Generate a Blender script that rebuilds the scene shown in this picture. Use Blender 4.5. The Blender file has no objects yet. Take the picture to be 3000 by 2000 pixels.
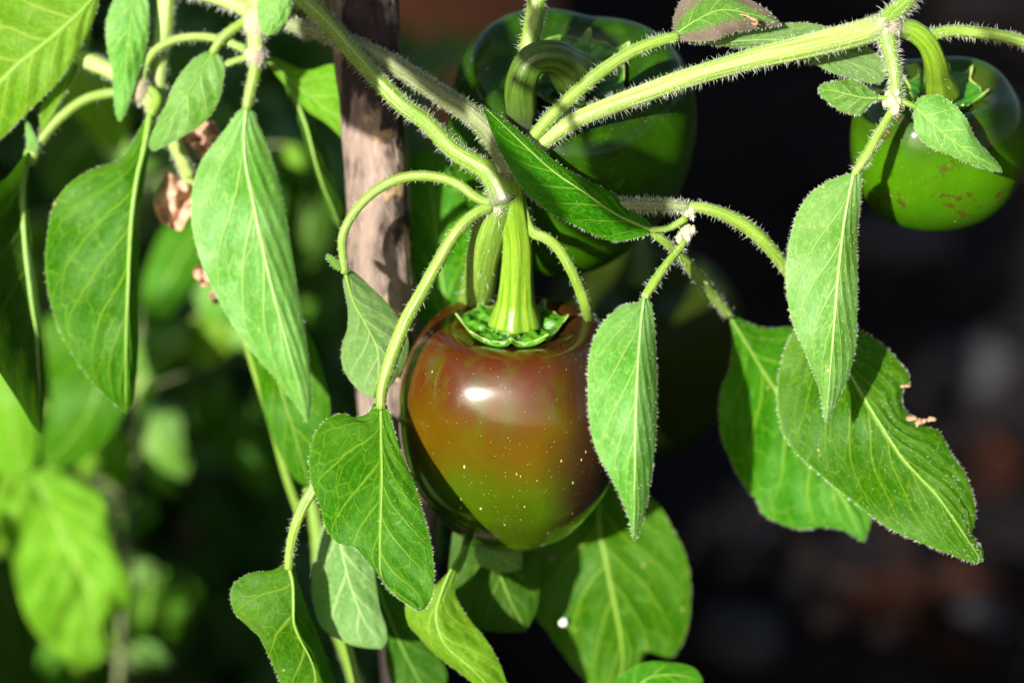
import bpy, math, random
import numpy as np
from mathutils import Vector, Matrix

rng = np.random.default_rng(7)
random.seed(7)
SC = bpy.context.scene
COL = SC.collection

# ------------------------------------------------------------------ camera, world, sun, exposure
PITCH = math.radians(25.0)
S = 0.28 / 3000.0                 # metres per picture unit on the plane of focus
DIST = 0.60                       # camera to plane of focus
DP = DIST / S
FOC = np.array([0.0, 0.0, 0.55])
RIGHT = np.array([1.0, 0.0, 0.0])
FWD = np.array([0.0, math.cos(PITCH), -math.sin(PITCH)])
UP = np.array([0.0, math.sin(PITCH), math.cos(PITCH)])
CAMP = FOC - FWD * DIST

cam = bpy.data.objects.new('camera', bpy.data.cameras.new('camera'))
COL.objects.link(cam)
cam.location = CAMP
cam.rotation_euler = (math.pi / 2 - PITCH, 0, 0)
cam.data.sensor_width = 36.0
cam.data.lens = 36.0 * DIST / 0.28
cam.data.clip_start = 0.01
cam.data.clip_end = 500
cam.data.dof.use_dof = True
cam.data.dof.focus_distance = DIST - 40 * S
cam.data.dof.aperture_fstop = 4.6
SC.camera = cam

light_dir = FWD + 0.49 * RIGHT - 0.03 * UP
light_dir /= np.linalg.norm(light_dir)
sun_el = math.asin(-light_dir[2])
sun_az = math.atan2(-light_dir[0], -light_dir[1])

world = bpy.data.worlds.new('World')
SC.world = world
world.use_nodes = True
wn = world.node_tree
sky = wn.nodes.new('ShaderNodeTexSky')
sky.sky_type = 'NISHITA'
sky.sun_disc = False
sky.dust_density = 3.0
sky.sun_elevation = sun_el
sky.sun_rotation = sun_az
bg = wn.nodes['Background']
bg.inputs['Strength'].default_value = 0.05
wn.links.new(sky.outputs[0], bg.inputs[0])

sl = bpy.data.lights.new('sun', 'SUN')
sl.energy = 5.0
sl.angle = math.radians(0.53)
sl.color = (1.0, 0.955, 0.88)
sun = bpy.data.objects.new('sun', sl)
COL.objects.link(sun)
sun.rotation_euler = Vector(light_dir).to_track_quat('-Z', 'Y').to_euler()
sun.location = (-2, -4, 4)

SC.view_settings.view_transform = 'Standard'
SC.view_settings.look = 'None'
SC.view_settings.exposure = 1.38
SC.view_settings.gamma = 1.0
SC.view_settings.use_curve_mapping = False
SC.render.engine = 'CYCLES'
SC.cycles.use_denoising = True
SC.cycles.max_bounces = 6
SC.cycles.transparent_max_bounces = 6
SC.cycles.sample_clamp_indirect = 6.0

# ------------------------------------------------------------------ helpers
def P(x, y, d=0.0):
    """picture position and distance beyond the plane of focus -> point of the garden"""
    x = np.asarray(x, float); y = np.asarray(y, float); d = np.asarray(d, float)
    k = S * (1 + d / DP)
    return (CAMP + ((x - 1500) * k)[..., None] * RIGHT - ((y - 1000) * k)[..., None] * UP
            + (DIST + d * S)[..., None] * FWD)

def spline(pts, n, arc=True):
    """smooth interpolation through points; returns n samples, even in length"""
    p = np.asarray(pts, float)
    if len(p) == 2:
        t = np.linspace(0, 1, n)[:, None]
        return p[0] * (1 - t) + p[1] * t
    q = np.vstack([2 * p[0] - p[1], p, 2 * p[-1] - p[-2]])
    out = []
    for i in range(1, len(q) - 2):
        p0, p1, p2, p3 = q[i - 1], q[i], q[i + 1], q[i + 2]
        k0 = max(np.linalg.norm((p1 - p0)[:2]), 1e-6) ** .5
        k1 = max(np.linalg.norm((p2 - p1)[:2]), 1e-6) ** .5
        k2 = max(np.linalg.norm((p3 - p2)[:2]), 1e-6) ** .5
        m1 = (p2 - p1) / k1 - (p2 - p0) / (k0 + k1) + (p1 - p0) / k0
        m2 = (p3 - p2) / k2 - (p3 - p1) / (k1 + k2) + (p2 - p1) / k1
        m1 = m1 * k1; m2 = m2 * k1
        t = np.linspace(0, 1, 17)[:-1, None]
        out.append((2*t**3-3*t**2+1)*p1 + (t**3-2*t**2+t)*m1 + (-2*t**3+3*t**2)*p2 + (t**3-t**2)*m2)
    c = np.vstack(out + [p[-1][None]])
    s = np.concatenate([[0], np.cumsum(np.linalg.norm(np.diff(c[:, :2], axis=0), axis=1))])
    s /= s[-1]
    tt = np.linspace(0, 1, n)
    return np.stack([np.interp(tt, s, c[:, k]) for k in range(c.shape[1])], 1)

_perm = rng.random((64, 64))
def vnoise(x, y):
    """smooth 2D value noise in -1..1"""
    xi = np.floor(x).astype(int); yi = np.floor(y).astype(int)
    fx = x - xi; fy = y - yi
    fx = fx * fx * (3 - 2 * fx); fy = fy * fy * (3 - 2 * fy)
    g = lambda a, b: _perm[a % 64, b % 64]
    v = (g(xi, yi) * (1 - fx) + g(xi + 1, yi) * fx) * (1 - fy) + (g(xi, yi + 1) * (1 - fx) + g(xi + 1, yi + 1) * fx) * fy
    return v * 2 - 1

def unit(v):
    return v / np.maximum(np.linalg.norm(v, axis=-1, keepdims=True), 1e-12)

def tag(o, label=None, cat=None, group=None, kind=None):
    if label: o['label'] = label
    if cat: o['category'] = cat
    if group: o['group'] = group
    if kind: o['kind'] = kind
    return o

WORLD = {}
def link(name, data, org, parent):
    o = bpy.data.objects.new(name, data)
    COL.objects.link(o)
    org = np.asarray(org, float)
    if parent is not None:
        o.parent = parent
        o.location = org - WORLD[parent.name]
    else:
        o.location = org
    WORLD[o.name] = org
    return o

def empty(name, org, label, cat, group=None):
    o = link(name, None, org, None)
    o.empty_display_size = 0.02
    return tag(o, label, cat, group)

def mesh(name, verts, faces, mat, parent=None, org=None, uv=None, attr=None, smooth=True, kind=None, label=None):
    verts = np.asarray(verts, float)
    org = verts[0].copy() if org is None else np.asarray(org, float)
    me = bpy.data.meshes.new(name)
    faces = np.asarray(faces, dtype=np.int32)
    nv, nf, k = len(verts), len(faces), faces.shape[1]
    me.vertices.add(nv); me.vertices.foreach_set('co', (verts - org).astype(np.float32).ravel())
    me.loops.add(nf * k); me.loops.foreach_set('vertex_index', faces.ravel())
    me.polygons.add(nf)
    me.polygons.foreach_set('loop_start', np.arange(0, nf * k, k, dtype=np.int32))
    me.polygons.foreach_set('loop_total', np.full(nf, k, dtype=np.int32))
    me.update(calc_edges=True)
    if smooth:
        me.polygons.foreach_set('use_smooth', np.ones(nf, dtype=bool))
    if uv:
        for nm, a in uv.items():
            l = me.uv_layers.new(name=nm)
            a = np.asarray(a, np.float32)
            if len(a) == nv: a = a[faces.ravel()]
            l.data.foreach_set('uv', a.ravel())
    if attr:
        for nm, a in attr.items():
            at = me.attributes.new(nm, 'FLOAT', 'POINT')
            at.data.foreach_set('value', np.asarray(a, np.float32))
    me.validate()
    if mat: me.materials.append(mat)
    o = link(name, me, org, parent)
    if kind: o['kind'] = kind
    if label: o['label'] = label
    return o

def grid_faces(nu, nv, close=False):
    i = np.arange(nu - 1)[:, None]
    j = np.arange(nv if close else nv - 1)[None, :]
    j2 = (j + 1) % nv
    f = np.stack([i * nv + j, i * nv + j2, (i + 1) * nv + j2, (i + 1) * nv + j], -1)
    return f.reshape(-1, 4)

def frames(c):
    """parallel transport frames along a 3D polyline"""
    t = unit(np.gradient(c, axis=0))
    n = np.zeros_like(c)
    a = np.cross(t[0], UP); 
    if np.linalg.norm(a) < 1e-3: a = np.cross(t[0], RIGHT)
    n[0] = unit(np.cross(a, t[0]))
    for i in range(1, len(c)):
        v = n[i - 1] - np.dot(n[i - 1], t[i]) * t[i]
        n[i] = v / max(np.linalg.norm(v), 1e-9)
    return t, n, np.cross(t, n)

def hair_mesh(name, base, direc, length, width, mat, parent, org=None, sides=3, curl=.35):
    """many tapering hairs; base (n,3), direc unit (n,3), metres"""
    n = len(base)
    if n == 0: return None
    length = np.broadcast_to(length, (n,)); width = np.broadcast_to(width, (n,))
    r = unit(rng.normal(size=(n, 3)))
    a = unit(np.cross(direc, r)); b = np.cross(direc, a)
    bend = unit(a + np.array([0, 0, -0.5])) * curl
    ring = []
    for (f, w) in ((0.0, 1.0), (0.55, 0.65)):
        c = base + direc * (length * f)[:, None] + bend * (length * f * f)[:, None]
        for k in range(sides):
            an = 2 * math.pi * k / sides
            ring.append(c + (a * math.cos(an) + b * math.sin(an)) * (width * w * .5)[:, None])
    tip = base + direc * length[:, None] + bend * length[:, None]
    ring.append(tip)
    V = np.stack(ring, 1)                      # n, 2s+1, 3
    m = 2 * sides + 1
    fs = []
    for k in range(sides):
        k2 = (k + 1) % sides
        fs += [(k, k2, sides + k2), (k, sides + k2, sides + k), (sides + k, sides + k2, 2 * sides)]
    F = (np.arange(n)[:, None, None] * m + np.array(fs)[None]).reshape(-1, 3)
    return mesh(name, V.reshape(-1, 3), F, mat, parent, org=org if org is not None else base[0], kind='stuff')

# ------------------------------------------------------------------ materials
class N:
    """small node-graph writer"""
    def __init__(s, name):
        s.m = bpy.data.materials.new(name); s.m.use_nodes = True
        s.t = s.m.node_tree; s.t.nodes.clear()
        s.out = s.t.nodes.new('ShaderNodeOutputMaterial')
    def n(s, typ, **kw):
        nd = s.t.nodes.new(typ)
        for k, v in kw.items():
            if k.startswith('i_'):
                key = k[2:].replace('_', ' ')
                inp = nd.inputs[key] if key in nd.inputs else nd.inputs[int(key)]
                s.put(inp, v)
            else: setattr(nd, k, v)
        return nd
    def put(s, inp, v):
        if isinstance(v, bpy.types.NodeSocket): s.t.links.new(v, inp)
        elif isinstance(v, (tuple, list)) and len(v) == 3 and inp.type == 'RGBA': inp.default_value = (*v, 1)
        else: inp.default_value = v
    def math(s, op, a, b=0.0, c=None, clamp=False):
        nd = s.t.nodes.new('ShaderNodeMath'); nd.operation = op; nd.use_clamp = clamp
        s.put(nd.inputs[0], a); s.put(nd.inputs[1], b)
        if c is not None: s.put(nd.inputs[2], c)
        return nd.outputs[0]
    def mix(s, f, a, b, mode='MIX'):
        nd = s.t.nodes.new('ShaderNodeMix'); nd.data_type = 'RGBA'; nd.blend_type = mode
        s.put(nd.inputs[0], f); s.put(nd.inputs[6], a); s.put(nd.inputs[7], b)
        return nd.outputs[2]
    def ramp(s, f, stops):
        nd = s.t.nodes.new('ShaderNodeValToRGB'); s.put(nd.inputs[0], f)
        el = nd.color_ramp.elements
        while len(el) < len(stops): el.new(0.5)
        for e, (p, c) in zip(el, stops):
            e.position = p; e.color = (*c, 1) if len(c) == 3 else c
        return nd.outputs[0]
    def step(s, v, a, b):
        nd = s.t.nodes.new('ShaderNodeMapRange'); nd.interpolation_type = 'SMOOTHSTEP'
        s.put(nd.inputs[0], v); nd.inputs[1].default_value = a; nd.inputs[2].default_value = b
        return nd.outputs[0]
    def noise(s, co, scale, detail=3, rough=.5, w=None):
        nd = s.n('ShaderNodeTexNoise'); s.put(nd.inputs['Vector'], co)
        nd.inputs['Scale'].default_value = scale; nd.inputs['Detail'].default_value = detail
        nd.inputs['Roughness'].default_value = rough
        return nd.outputs[0]
    def bump(s, h, strength, dist, prev=None):
        nd = s.n('ShaderNodeBump'); nd.inputs['Strength'].default_value = strength
        nd.inputs['Distance'].default_value = dist; s.put(nd.inputs['Height'], h)
        if prev is not None: s.put(nd.inputs['Normal'], prev)
        return nd.outputs[0]
    def objco(s): return s.n('ShaderNodeTexCoord').outputs['Object']
    def pos(s): return s.n('ShaderNodeNewGeometry').outputs['Position']

def leaf_mat(name, base, base2, vein, trans, rough=.5, spec=.10, tw=.35, vein_w=1.0, spots=True, dry=None, sheen=.0):
    g = N(name)
    uvn = g.n('ShaderNodeUVMap', uv_map='vein').outputs[0]
    sx = g.n('ShaderNodeSeparateXYZ', i_0=uvn)
    s, u = sx.outputs[0], sx.outputs[1]
    ob = g.objco()
    wob = g.noise(ob, 160, 2)
    s2 = g.math('ADD', s, g.math('MULTIPLY', g.math('SUBTRACT', wob, .5), .18))
    s2 = g.math('ADD', s2, g.math('MULTIPLY', g.math('SUBTRACT', g.noise(ob, 42, 1), .5), .55))
    fr = g.math('ABSOLUTE', g.math('SUBTRACT', g.math('FRACT', s2), .5))
    au = g.math('ABSOLUTE', u)
    wid = g.math('MULTIPLY', g.math('SUBTRACT', 1.15, au), .085 * vein_w)
    vm = g.math('SUBTRACT', 1.0, g.math('DIVIDE', fr, wid), clamp=True)
    mid = g.step(au, .05, .015)
    # finer net of veins
    cv = g.n('ShaderNodeCombineXYZ', i_0=g.math('MULTIPLY', s2, 2.2), i_1=g.math('MULTIPLY', u, 4.5))
    vor = g.n('ShaderNodeTexVoronoi', feature='DISTANCE_TO_EDGE', i_Vector=cv.outputs[0], i_Scale=1.0)
    net = g.step(vor.outputs[0], .07, .0)
    vor2 = g.n('ShaderNodeTexVoronoi', feature='DISTANCE_TO_EDGE', i_Vector=cv.outputs[0], i_Scale=3.4)
    net2 = g.step(vor2.outputs[0], .10, .0)
    allv = g.math('MAXIMUM', g.math('MAXIMUM', vm, mid), g.math('MAXIMUM', g.math('MULTIPLY', net, .38), g.math('MULTIPLY', net2, .16)))
    big = g.noise(ob, 55, 3)
    col = g.mix(g.step(big, .35, .68), base, base2)
    fine = g.noise(ob, 900, 2)
    col = g.mix(g.math('MULTIPLY', g.step(fine, .45, .75), .35), col, tuple(min(1, c * 1.8) for c in base2))
    col = g.mix(g.math('MULTIPLY', allv, .85), col, vein)
    rnd = g.n('ShaderNodeObjectInfo').outputs['Random']
    hs = g.n('ShaderNodeHueSaturation', i_Color=col, i_Value=g.math('ADD', .78, g.math('MULTIPLY', rnd, .36)), i_Hue=g.math('ADD', .488, g.math('MULTIPLY', rnd, .02)))
    col = hs.outputs[0]
    age = g.step(g.math('ADD', g.noise(ob, 24, 4, .6), g.math('MULTIPLY', au, .12)), .56, .78)
    col = g.mix(g.math('MULTIPLY', age, .22), col, tuple(c * f for c, f in zip(vein, (.8, .75, .8))))
    tcol = g.mix(g.math('MULTIPLY', allv, .4), trans, tuple(c * .6 for c in trans))
    edge = g.step(au, .965, 1.0)
    col = g.mix(g.math('MULTIPLY', edge, .35), col, vein)
    if spots:
        vs = g.n('ShaderNodeTexVoronoi', feature='F1', i_Vector=ob, i_Scale=150.0)
        sp = g.math('MULTIPLY', g.step(vs.outputs[0], .085, .04), g.math('GREATER_THAN', g.n('ShaderNodeSeparateColor', i_0=vs.outputs[1]).outputs[0], .72))
        col = g.mix(g.math('MULTIPLY', sp, .8), col, (.42, .36, .12))
    if dry:
        dn = g.math('ADD', g.math('MULTIPLY', g.noise(ob, 60, 4), .6), g.math('MULTIPLY', au, .45))
        dm = g.step(dn, .42, .62)
        col = g.mix(dm, col, dry); tcol = g.mix(dm, tcol, tuple(c * .8 for c in dry))
    h = g.math('ADD', g.math('MULTIPLY', allv, -.6), g.math('MULTIPLY', fine, .5))
    nb = g.bump(h, .5, .0006)
    nb = g.bump(g.noise(ob, 260, 2), .22, .0012, nb)
    pr = g.n('ShaderNodeBsdfPrincipled')
    g.put(pr.inputs['Base Color'], col); g.put(pr.inputs['Roughness'], g.math('ADD', rough - .13, g.math('MULTIPLY', g.noise(ob, 75, 3), .26)))
    g.put(pr.inputs['Specular IOR Level'], g.math('MULTIPLY', g.step(big, .3, .7), spec * 1.7))
    pr.inputs['Sheen Weight'].default_value = sheen
    pr.inputs['Sheen Roughness'].default_value = .4
    g.put(pr.inputs['Normal'], nb)
    tr = g.n('ShaderNodeBsdfTranslucent'); g.put(tr.inputs[0], tcol); g.put(tr.inputs['Normal'], nb)
    mx = g.n('ShaderNodeMixShader', i_0=tw); g.put(mx.inputs[1], pr.outputs[0]); g.put(mx.inputs[2], tr.outputs[0])
    g.t.links.new(mx.outputs[0], g.out.inputs[0])
    return g.m

def stem_mat(name, green, pale, rough=.4, purple=(.10, .045, .10)):
    g = N(name)
    uv = g.n('ShaderNodeSeparateXYZ', i_0=g.n('ShaderNodeUVMap', uv_map='tube').outputs[0])
    ob = g.objco()
    st = g.n('ShaderNodeCombineXYZ', i_0=g.math('MULTIPLY', uv.outputs[0], 7.0), i_1=g.math('MULTIPLY', uv.outputs[1], .22))
    s1 = g.noise(st.outputs[0], 1.6, 3, .6)
    col = g.mix(g.step(s1, .30, .72), green, pale)
    col = g.mix(g.math('MULTIPLY', g.noise(ob, 700, 2), .35), col, tuple(c * .45 for c in green))
    ta = g.n('ShaderNodeAttribute', attribute_name='tint').outputs['Fac']
    tm = g.math('MULTIPLY', g.math('MULTIPLY', ta, .75), g.step(g.math('ADD', s1, g.math('MULTIPLY', ta, .25)), .42, .80))
    col = g.mix(tm, col, purple)
    pr = g.n('ShaderNodeBsdfPrincipled')
    g.put(pr.inputs['Base Color'], col); pr.inputs['Roughness'].default_value = rough
    g.put(pr.inputs['Normal'], g.bump(s1, .5, .0008, g.bump(g.noise(ob, 1100, 2), .25, .0004)))
    tr = g.n('ShaderNodeBsdfTranslucent'); g.put(tr.inputs[0], col)
    mx = g.n('ShaderNodeMixShader', i_0=.12); g.put(mx.inputs[1], pr.outputs[0]); g.put(mx.inputs[2], tr.outputs[0])
    g.t.links.new(mx.outputs[0], g.out.inputs[0])
    return g.m

def skin_mat(name, top, middle, low, z0, z1, z2, specks=.5, blotch=None, rough=.42, side=None, coat=.5):
    """pepper skin; colour ripens from the shoulder down (height z in metres under the shoulder)"""
    g = N(name)
    ob = g.objco()
    sp = g.n('ShaderNodeSeparateXYZ', i_0=ob)
    wob = g.math('MULTIPLY', g.math('SUBTRACT', g.noise(ob, 38, 3), .5), .022)
    z = g.math('ADD', sp.outputs[2], wob)
    c1 = g.step(z, z1, z0)
    c2 = g.step(z, z2, z1)
    col = g.mix(c2, low, middle)
    col = g.mix(c1, col, top)
    col = g.mix(g.math('MULTIPLY', g.step(g.noise(ob, 85, 4), .4, .7), .25), col, tuple(c * .45 for c in middle))
    pt = g.noise(g.n('ShaderNodeMapping', i_Vector=ob, i_Scale=(1, 1, .5)).outputs[0], 130, 4, .6)
    col = g.mix(g.math('MULTIPLY', g.step(pt, .45, .68), .38), col, low)
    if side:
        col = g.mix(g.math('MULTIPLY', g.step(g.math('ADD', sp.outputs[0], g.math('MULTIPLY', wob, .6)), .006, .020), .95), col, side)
    # little corky flecks, long in the direction of growth
    mp = g.n('ShaderNodeMapping', i_Vector=ob); mp.inputs['Scale'].default_value = (1, 1, .42)
    v = g.n('ShaderNodeTexVoronoi', feature='F1', i_Vector=mp.outputs[0], i_Scale=900.0)
    rnd = g.n('ShaderNodeSeparateColor', i_0=v.outputs[1])
    zone = g.step(g.math('ADD', g.noise(ob, 45, 2), g.math('MULTIPLY', sp.outputs[2], -3.5)), .48, .80)
    f1 = g.math('MULTIPLY', g.step(v.outputs[0], .26, .14), g.math('GREATER_THAN', rnd.outputs[0], g.math('SUBTRACT', 0.998, g.math('MULTIPLY', zone, .11))))
    v2 = g.n('ShaderNodeTexVoronoi', feature='F1', i_Vector=ob, i_Scale=1500.0)
    f2 = g.math('MULTIPLY', g.step(v2.outputs[0], .22, .12), g.math('GREATER_THAN', g.n('ShaderNodeSeparateColor', i_0=v2.outputs[1]).outputs[0], .93))
    fl = g.math('MULTIPLY', g.math('MAXIMUM', f1, g.math('MULTIPLY', f2, .6)), specks)
    col = g.mix(fl, col, (.55, .46, .22))
    if blotch:
        b = g.math('MULTIPLY', g.step(g.noise(ob, 420, 4, .7), .50, .60), g.step(g.noise(ob, 60, 1), .46, .58))
        col = g.mix(g.math('MULTIPLY', b, .8), col, blotch)
    pr = g.n('ShaderNodeBsdfPrincipled')
    g.put(pr.inputs['Base Color'], col)
    g.put(pr.inputs['Roughness'], g.math('ADD', g.math('MULTIPLY', fl, .4), g.math('ADD', rough, g.math('MULTIPLY', g.noise(ob, 60, 2), .06))))
    pr.inputs['Specular IOR Level'].default_value = .05
    pr.inputs['Coat Weight'].default_value = coat
    pr.inputs['Coat Roughness'].default_value = .13 if coat == 1.0 else .07
    pr.inputs['Subsurface Weight'].default_value = .05
    pr.inputs['Subsurface Radius'].default_value = (1.0, .6, .2)
    pr.inputs['Subsurface Scale'].default_value = .003
    nb = g.bump(g.noise(ob, 1500, 2), .06, .0004)
    nb = g.bump(g.noise(ob, 40, 2), .12, .004, nb)
    nb = g.bump(fl, .3, .0003, nb)
    g.put(pr.inputs['Normal'], nb)
    g.t.links.new(pr.outputs[0], g.out.inputs[0])
    return g.m

def plain_mat(name, c1, c2, scale=60, rough=.8, bump=.4, bd=.002, spec=.3, trans=0.0, detail=5):
    g = N(name); ob = g.objco()
    n1 = g.noise(ob, scale, detail, .6)
    col = g.mix(g.step(n1, .35, .65), c1, c2)
    pr = g.n('ShaderNodeBsdfPrincipled'); g.put(pr.inputs['Base Color'], col)
    pr.inputs['Roughness'].default_value = rough; pr.inputs['Specular IOR Level'].default_value = spec
    g.put(pr.inputs['Normal'], g.bump(g.noise(ob, scale * 3, 4, .6), bump, bd))
    if trans:
        tr = g.n('ShaderNodeBsdfTranslucent'); g.put(tr.inputs[0], col)
        mx = g.n('ShaderNodeMixShader', i_0=trans); g.put(mx.inputs[1], pr.outputs[0]); g.put(mx.inputs[2], tr.outputs[0])
        g.t.links.new(mx.outputs[0], g.out.inputs[0])
    else: g.t.links.new(pr.outputs[0], g.out.inputs[0])
    return g.m

M = {}
M['leaf'] = leaf_mat('leaf_green', (.015, .100, .001), (.032, .155, .003), (.16, .32, .02), (.10, .32, .003))
M['leaf_pale'] = leaf_mat('leaf_pale_green', (.055, .185, .014), (.095, .255, .045), (.28, .42, .10), (.18, .38, .015), rough=.5, spec=.24, sheen=.06, tw=.28)
M['leaf_fresh'] = leaf_mat('leaf_fresh_green', (.075, .22, .006), (.11, .28, .010), (.30, .46, .06), (.26, .48, .010), tw=.4)
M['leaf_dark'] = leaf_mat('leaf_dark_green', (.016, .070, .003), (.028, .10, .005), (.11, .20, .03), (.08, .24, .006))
M['leaf_under'] = leaf_mat('leaf_underside', (.10, .22, .05), (.14, .27, .075), (.32, .42, .18), (.20, .40, .04), rough=.6, vein_w=1.3, tw=.4)
M['leaf_dry'] = leaf_mat('leaf_withering', (.06, .20, .02), (.08, .24, .03), (.22, .36, .08), (.2, .4, .04), dry=(.15, .12, .085), tw=.35)
M['stem'] = stem_mat('stem_green', (.09, .21, .012), (.28, .40, .06))
M['stem_pale'] = stem_mat('stem_pale', (.20, .36, .04), (.48, .58, .18), rough=.5)
M['stem_dull'] = stem_mat('stem_dull', (.10, .14, .04), (.24, .27, .12), rough=.6)
M['petiole'] = stem_mat('petiole_green', (.11, .24, .015), (.30, .42, .06), rough=.4)
M['stalk'] = stem_mat('fruit_stalk', (.09, .22, .008), (.26, .38, .03), rough=.3, purple=(.07, .03, .06))
M['stalk_dark'] = stem_mat('fruit_stalk_dark', (.030, .080, .006), (.10, .17, .018), rough=.34, purple=(.045, .022, .040))
M['rib'] = stem_mat('midrib_green', (.16, .34, .03), (.28, .46, .07), rough=.4)
M['rib_pale'] = stem_mat('midrib_pale', (.26, .44, .12), (.40, .56, .20), rough=.45)
M['calyx'] = plain_mat('calyx_green', (.020, .105, .003), (.055, .19, .008), scale=220, rough=.3, bump=.5, bd=.0008, spec=.5)
M['calyx_rim'] = plain_mat('calyx_rim_pale', (.16, .29, .04), (.34, .38, .12), scale=300, rough=.5)
M['hair'] = plain_mat('plant_hair', (.62, .66, .52), (.75, .77, .68), scale=50, rough=.5, trans=.35)
M['bud'] = plain_mat('bud_cream', (.33, .36, .13), (.52, .50, .30), scale=500, rough=.7)
M['drybit'] = plain_mat('dry_brown', (.20, .11, .06), (.40, .27, .17), scale=180, rough=.85, trans=.2)
M['dryleaf'] = plain_mat('withered_leaf', (.50, .27, .17), (.66, .42, .29), scale=90, rough=.8, trans=.25, bump=.6)
M['thread'] = plain_mat('spider_thread', (.5, .5, .5), (.6, .6, .6), rough=.4, trans=.3)

# ------------------------------------------------------------------ builders for tubes, leaves, fruit
def tube(name, pts, rad, mat, parent, ribs=5, rib=.05, seg=18, n=None, tint=(0, 0), hairs=0, hl=20, hw=1.25,
         label=None, caps=True, hair_side=None, lump=.0, tint_len=.25):
    pts = [(p[0], p[1], p[2] if len(p) > 2 else 0) for p in pts]
    rad = np.atleast_1d(np.asarray(rad, float))
    L = sum(math.dist(a, b) for a, b in zip(pts[:-1], pts[1:]))
    n = n or max(10, int(L / 11))
    c2 = spline(pts, n)
    r = np.interp(np.linspace(0, 1, n), np.linspace(0, 1, len(rad)), rad) * S
    c = P(c2[:, 0], c2[:, 1], c2[:, 2])
    t, a, b = frames(c)
    th = np.linspace(0, 2 * math.pi, seg, endpoint=False)
    v = np.linspace(0, 1, n)
    rr = r[:, None] * (1 + rib * np.cos(ribs * th)[None, :] + lump * vnoise(np.cos(th)[None] * 1.3 + v[:, None] * L / 25, np.sin(th)[None] * 1.3 + 7 + 0 * v[:, None]))
    V = c[:, None] + rr[..., None] * (np.cos(th)[None, :, None] * a[:, None] + np.sin(th)[None, :, None] * b[:, None])
    nv = V.reshape(-1, 3)
    F = grid_faces(n, seg, True)
    if caps:
        k = len(nv)
        nv = np.vstack([nv, c[0] - t[0] * r[0] * .45, c[-1] + t[-1] * r[-1] * .45])
        j = np.arange(seg); j2 = (j + 1) % seg
        F = np.vstack([F, np.stack([j2, j, np.full(seg, k), np.full(seg, k)], 1), np.stack([(n-1)*seg + j, (n-1)*seg + j2, np.full(seg, k+1), np.full(seg, k+1)], 1)])
    # quads with a doubled corner are not allowed: split caps into triangles
    nq = (n - 1) * seg
    quads = F[:nq]; tris = F[nq:, :3]
    tq = np.vstack([quads[:, [0, 1, 2]], quads[:, [0, 2, 3]], tris])
    uv = np.stack([np.broadcast_to(np.abs(((th / math.pi) % 2) - 1), (n, seg)).ravel(), np.repeat(v * L / 100, seg)], 1)
    tn = tint[0] * np.clip(1 - v / tint_len, 0, 1) + tint[1] * np.clip(1 - (1 - v) / tint_len, 0, 1)
    tn = np.repeat(tn, seg)
    if caps:
        uv = np.vstack([uv, [0, 0], [0, L / 100]]); tn = np.concatenate([tn, [tint[0], tint[1]]])
    o = mesh(name, nv, tq, mat, parent, org=c[0], uv={'tube': uv}, attr={'tint': tn}, label=label)
    if hairs:
        m = int(L / 100 * hairs * 1.9)
        i = rng.uniform(0, n - 1.001, m); i0 = i.astype(int); f = (i - i0)[:, None]
        cc = c[i0] * (1 - f) + c[i0 + 1] * f
        ta = rng.uniform(0, 2 * math.pi, m)
        nn = a[i0] * np.cos(ta)[:, None] + b[i0] * np.sin(ta)[:, None]
        base = cc + nn * r[i0][:, None] * .97
        di = unit(nn + t[i0] * rng.normal(.1, .35, (m, 1)) + rng.normal(0, .18, (m, 3)))
        hair_mesh('hairs', base, di, hl * S * rng.gamma(5, .16, m).clip(.25, 1.5), hw * S, M['hair'], o, org=c[0])
    return o, c2

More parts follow.
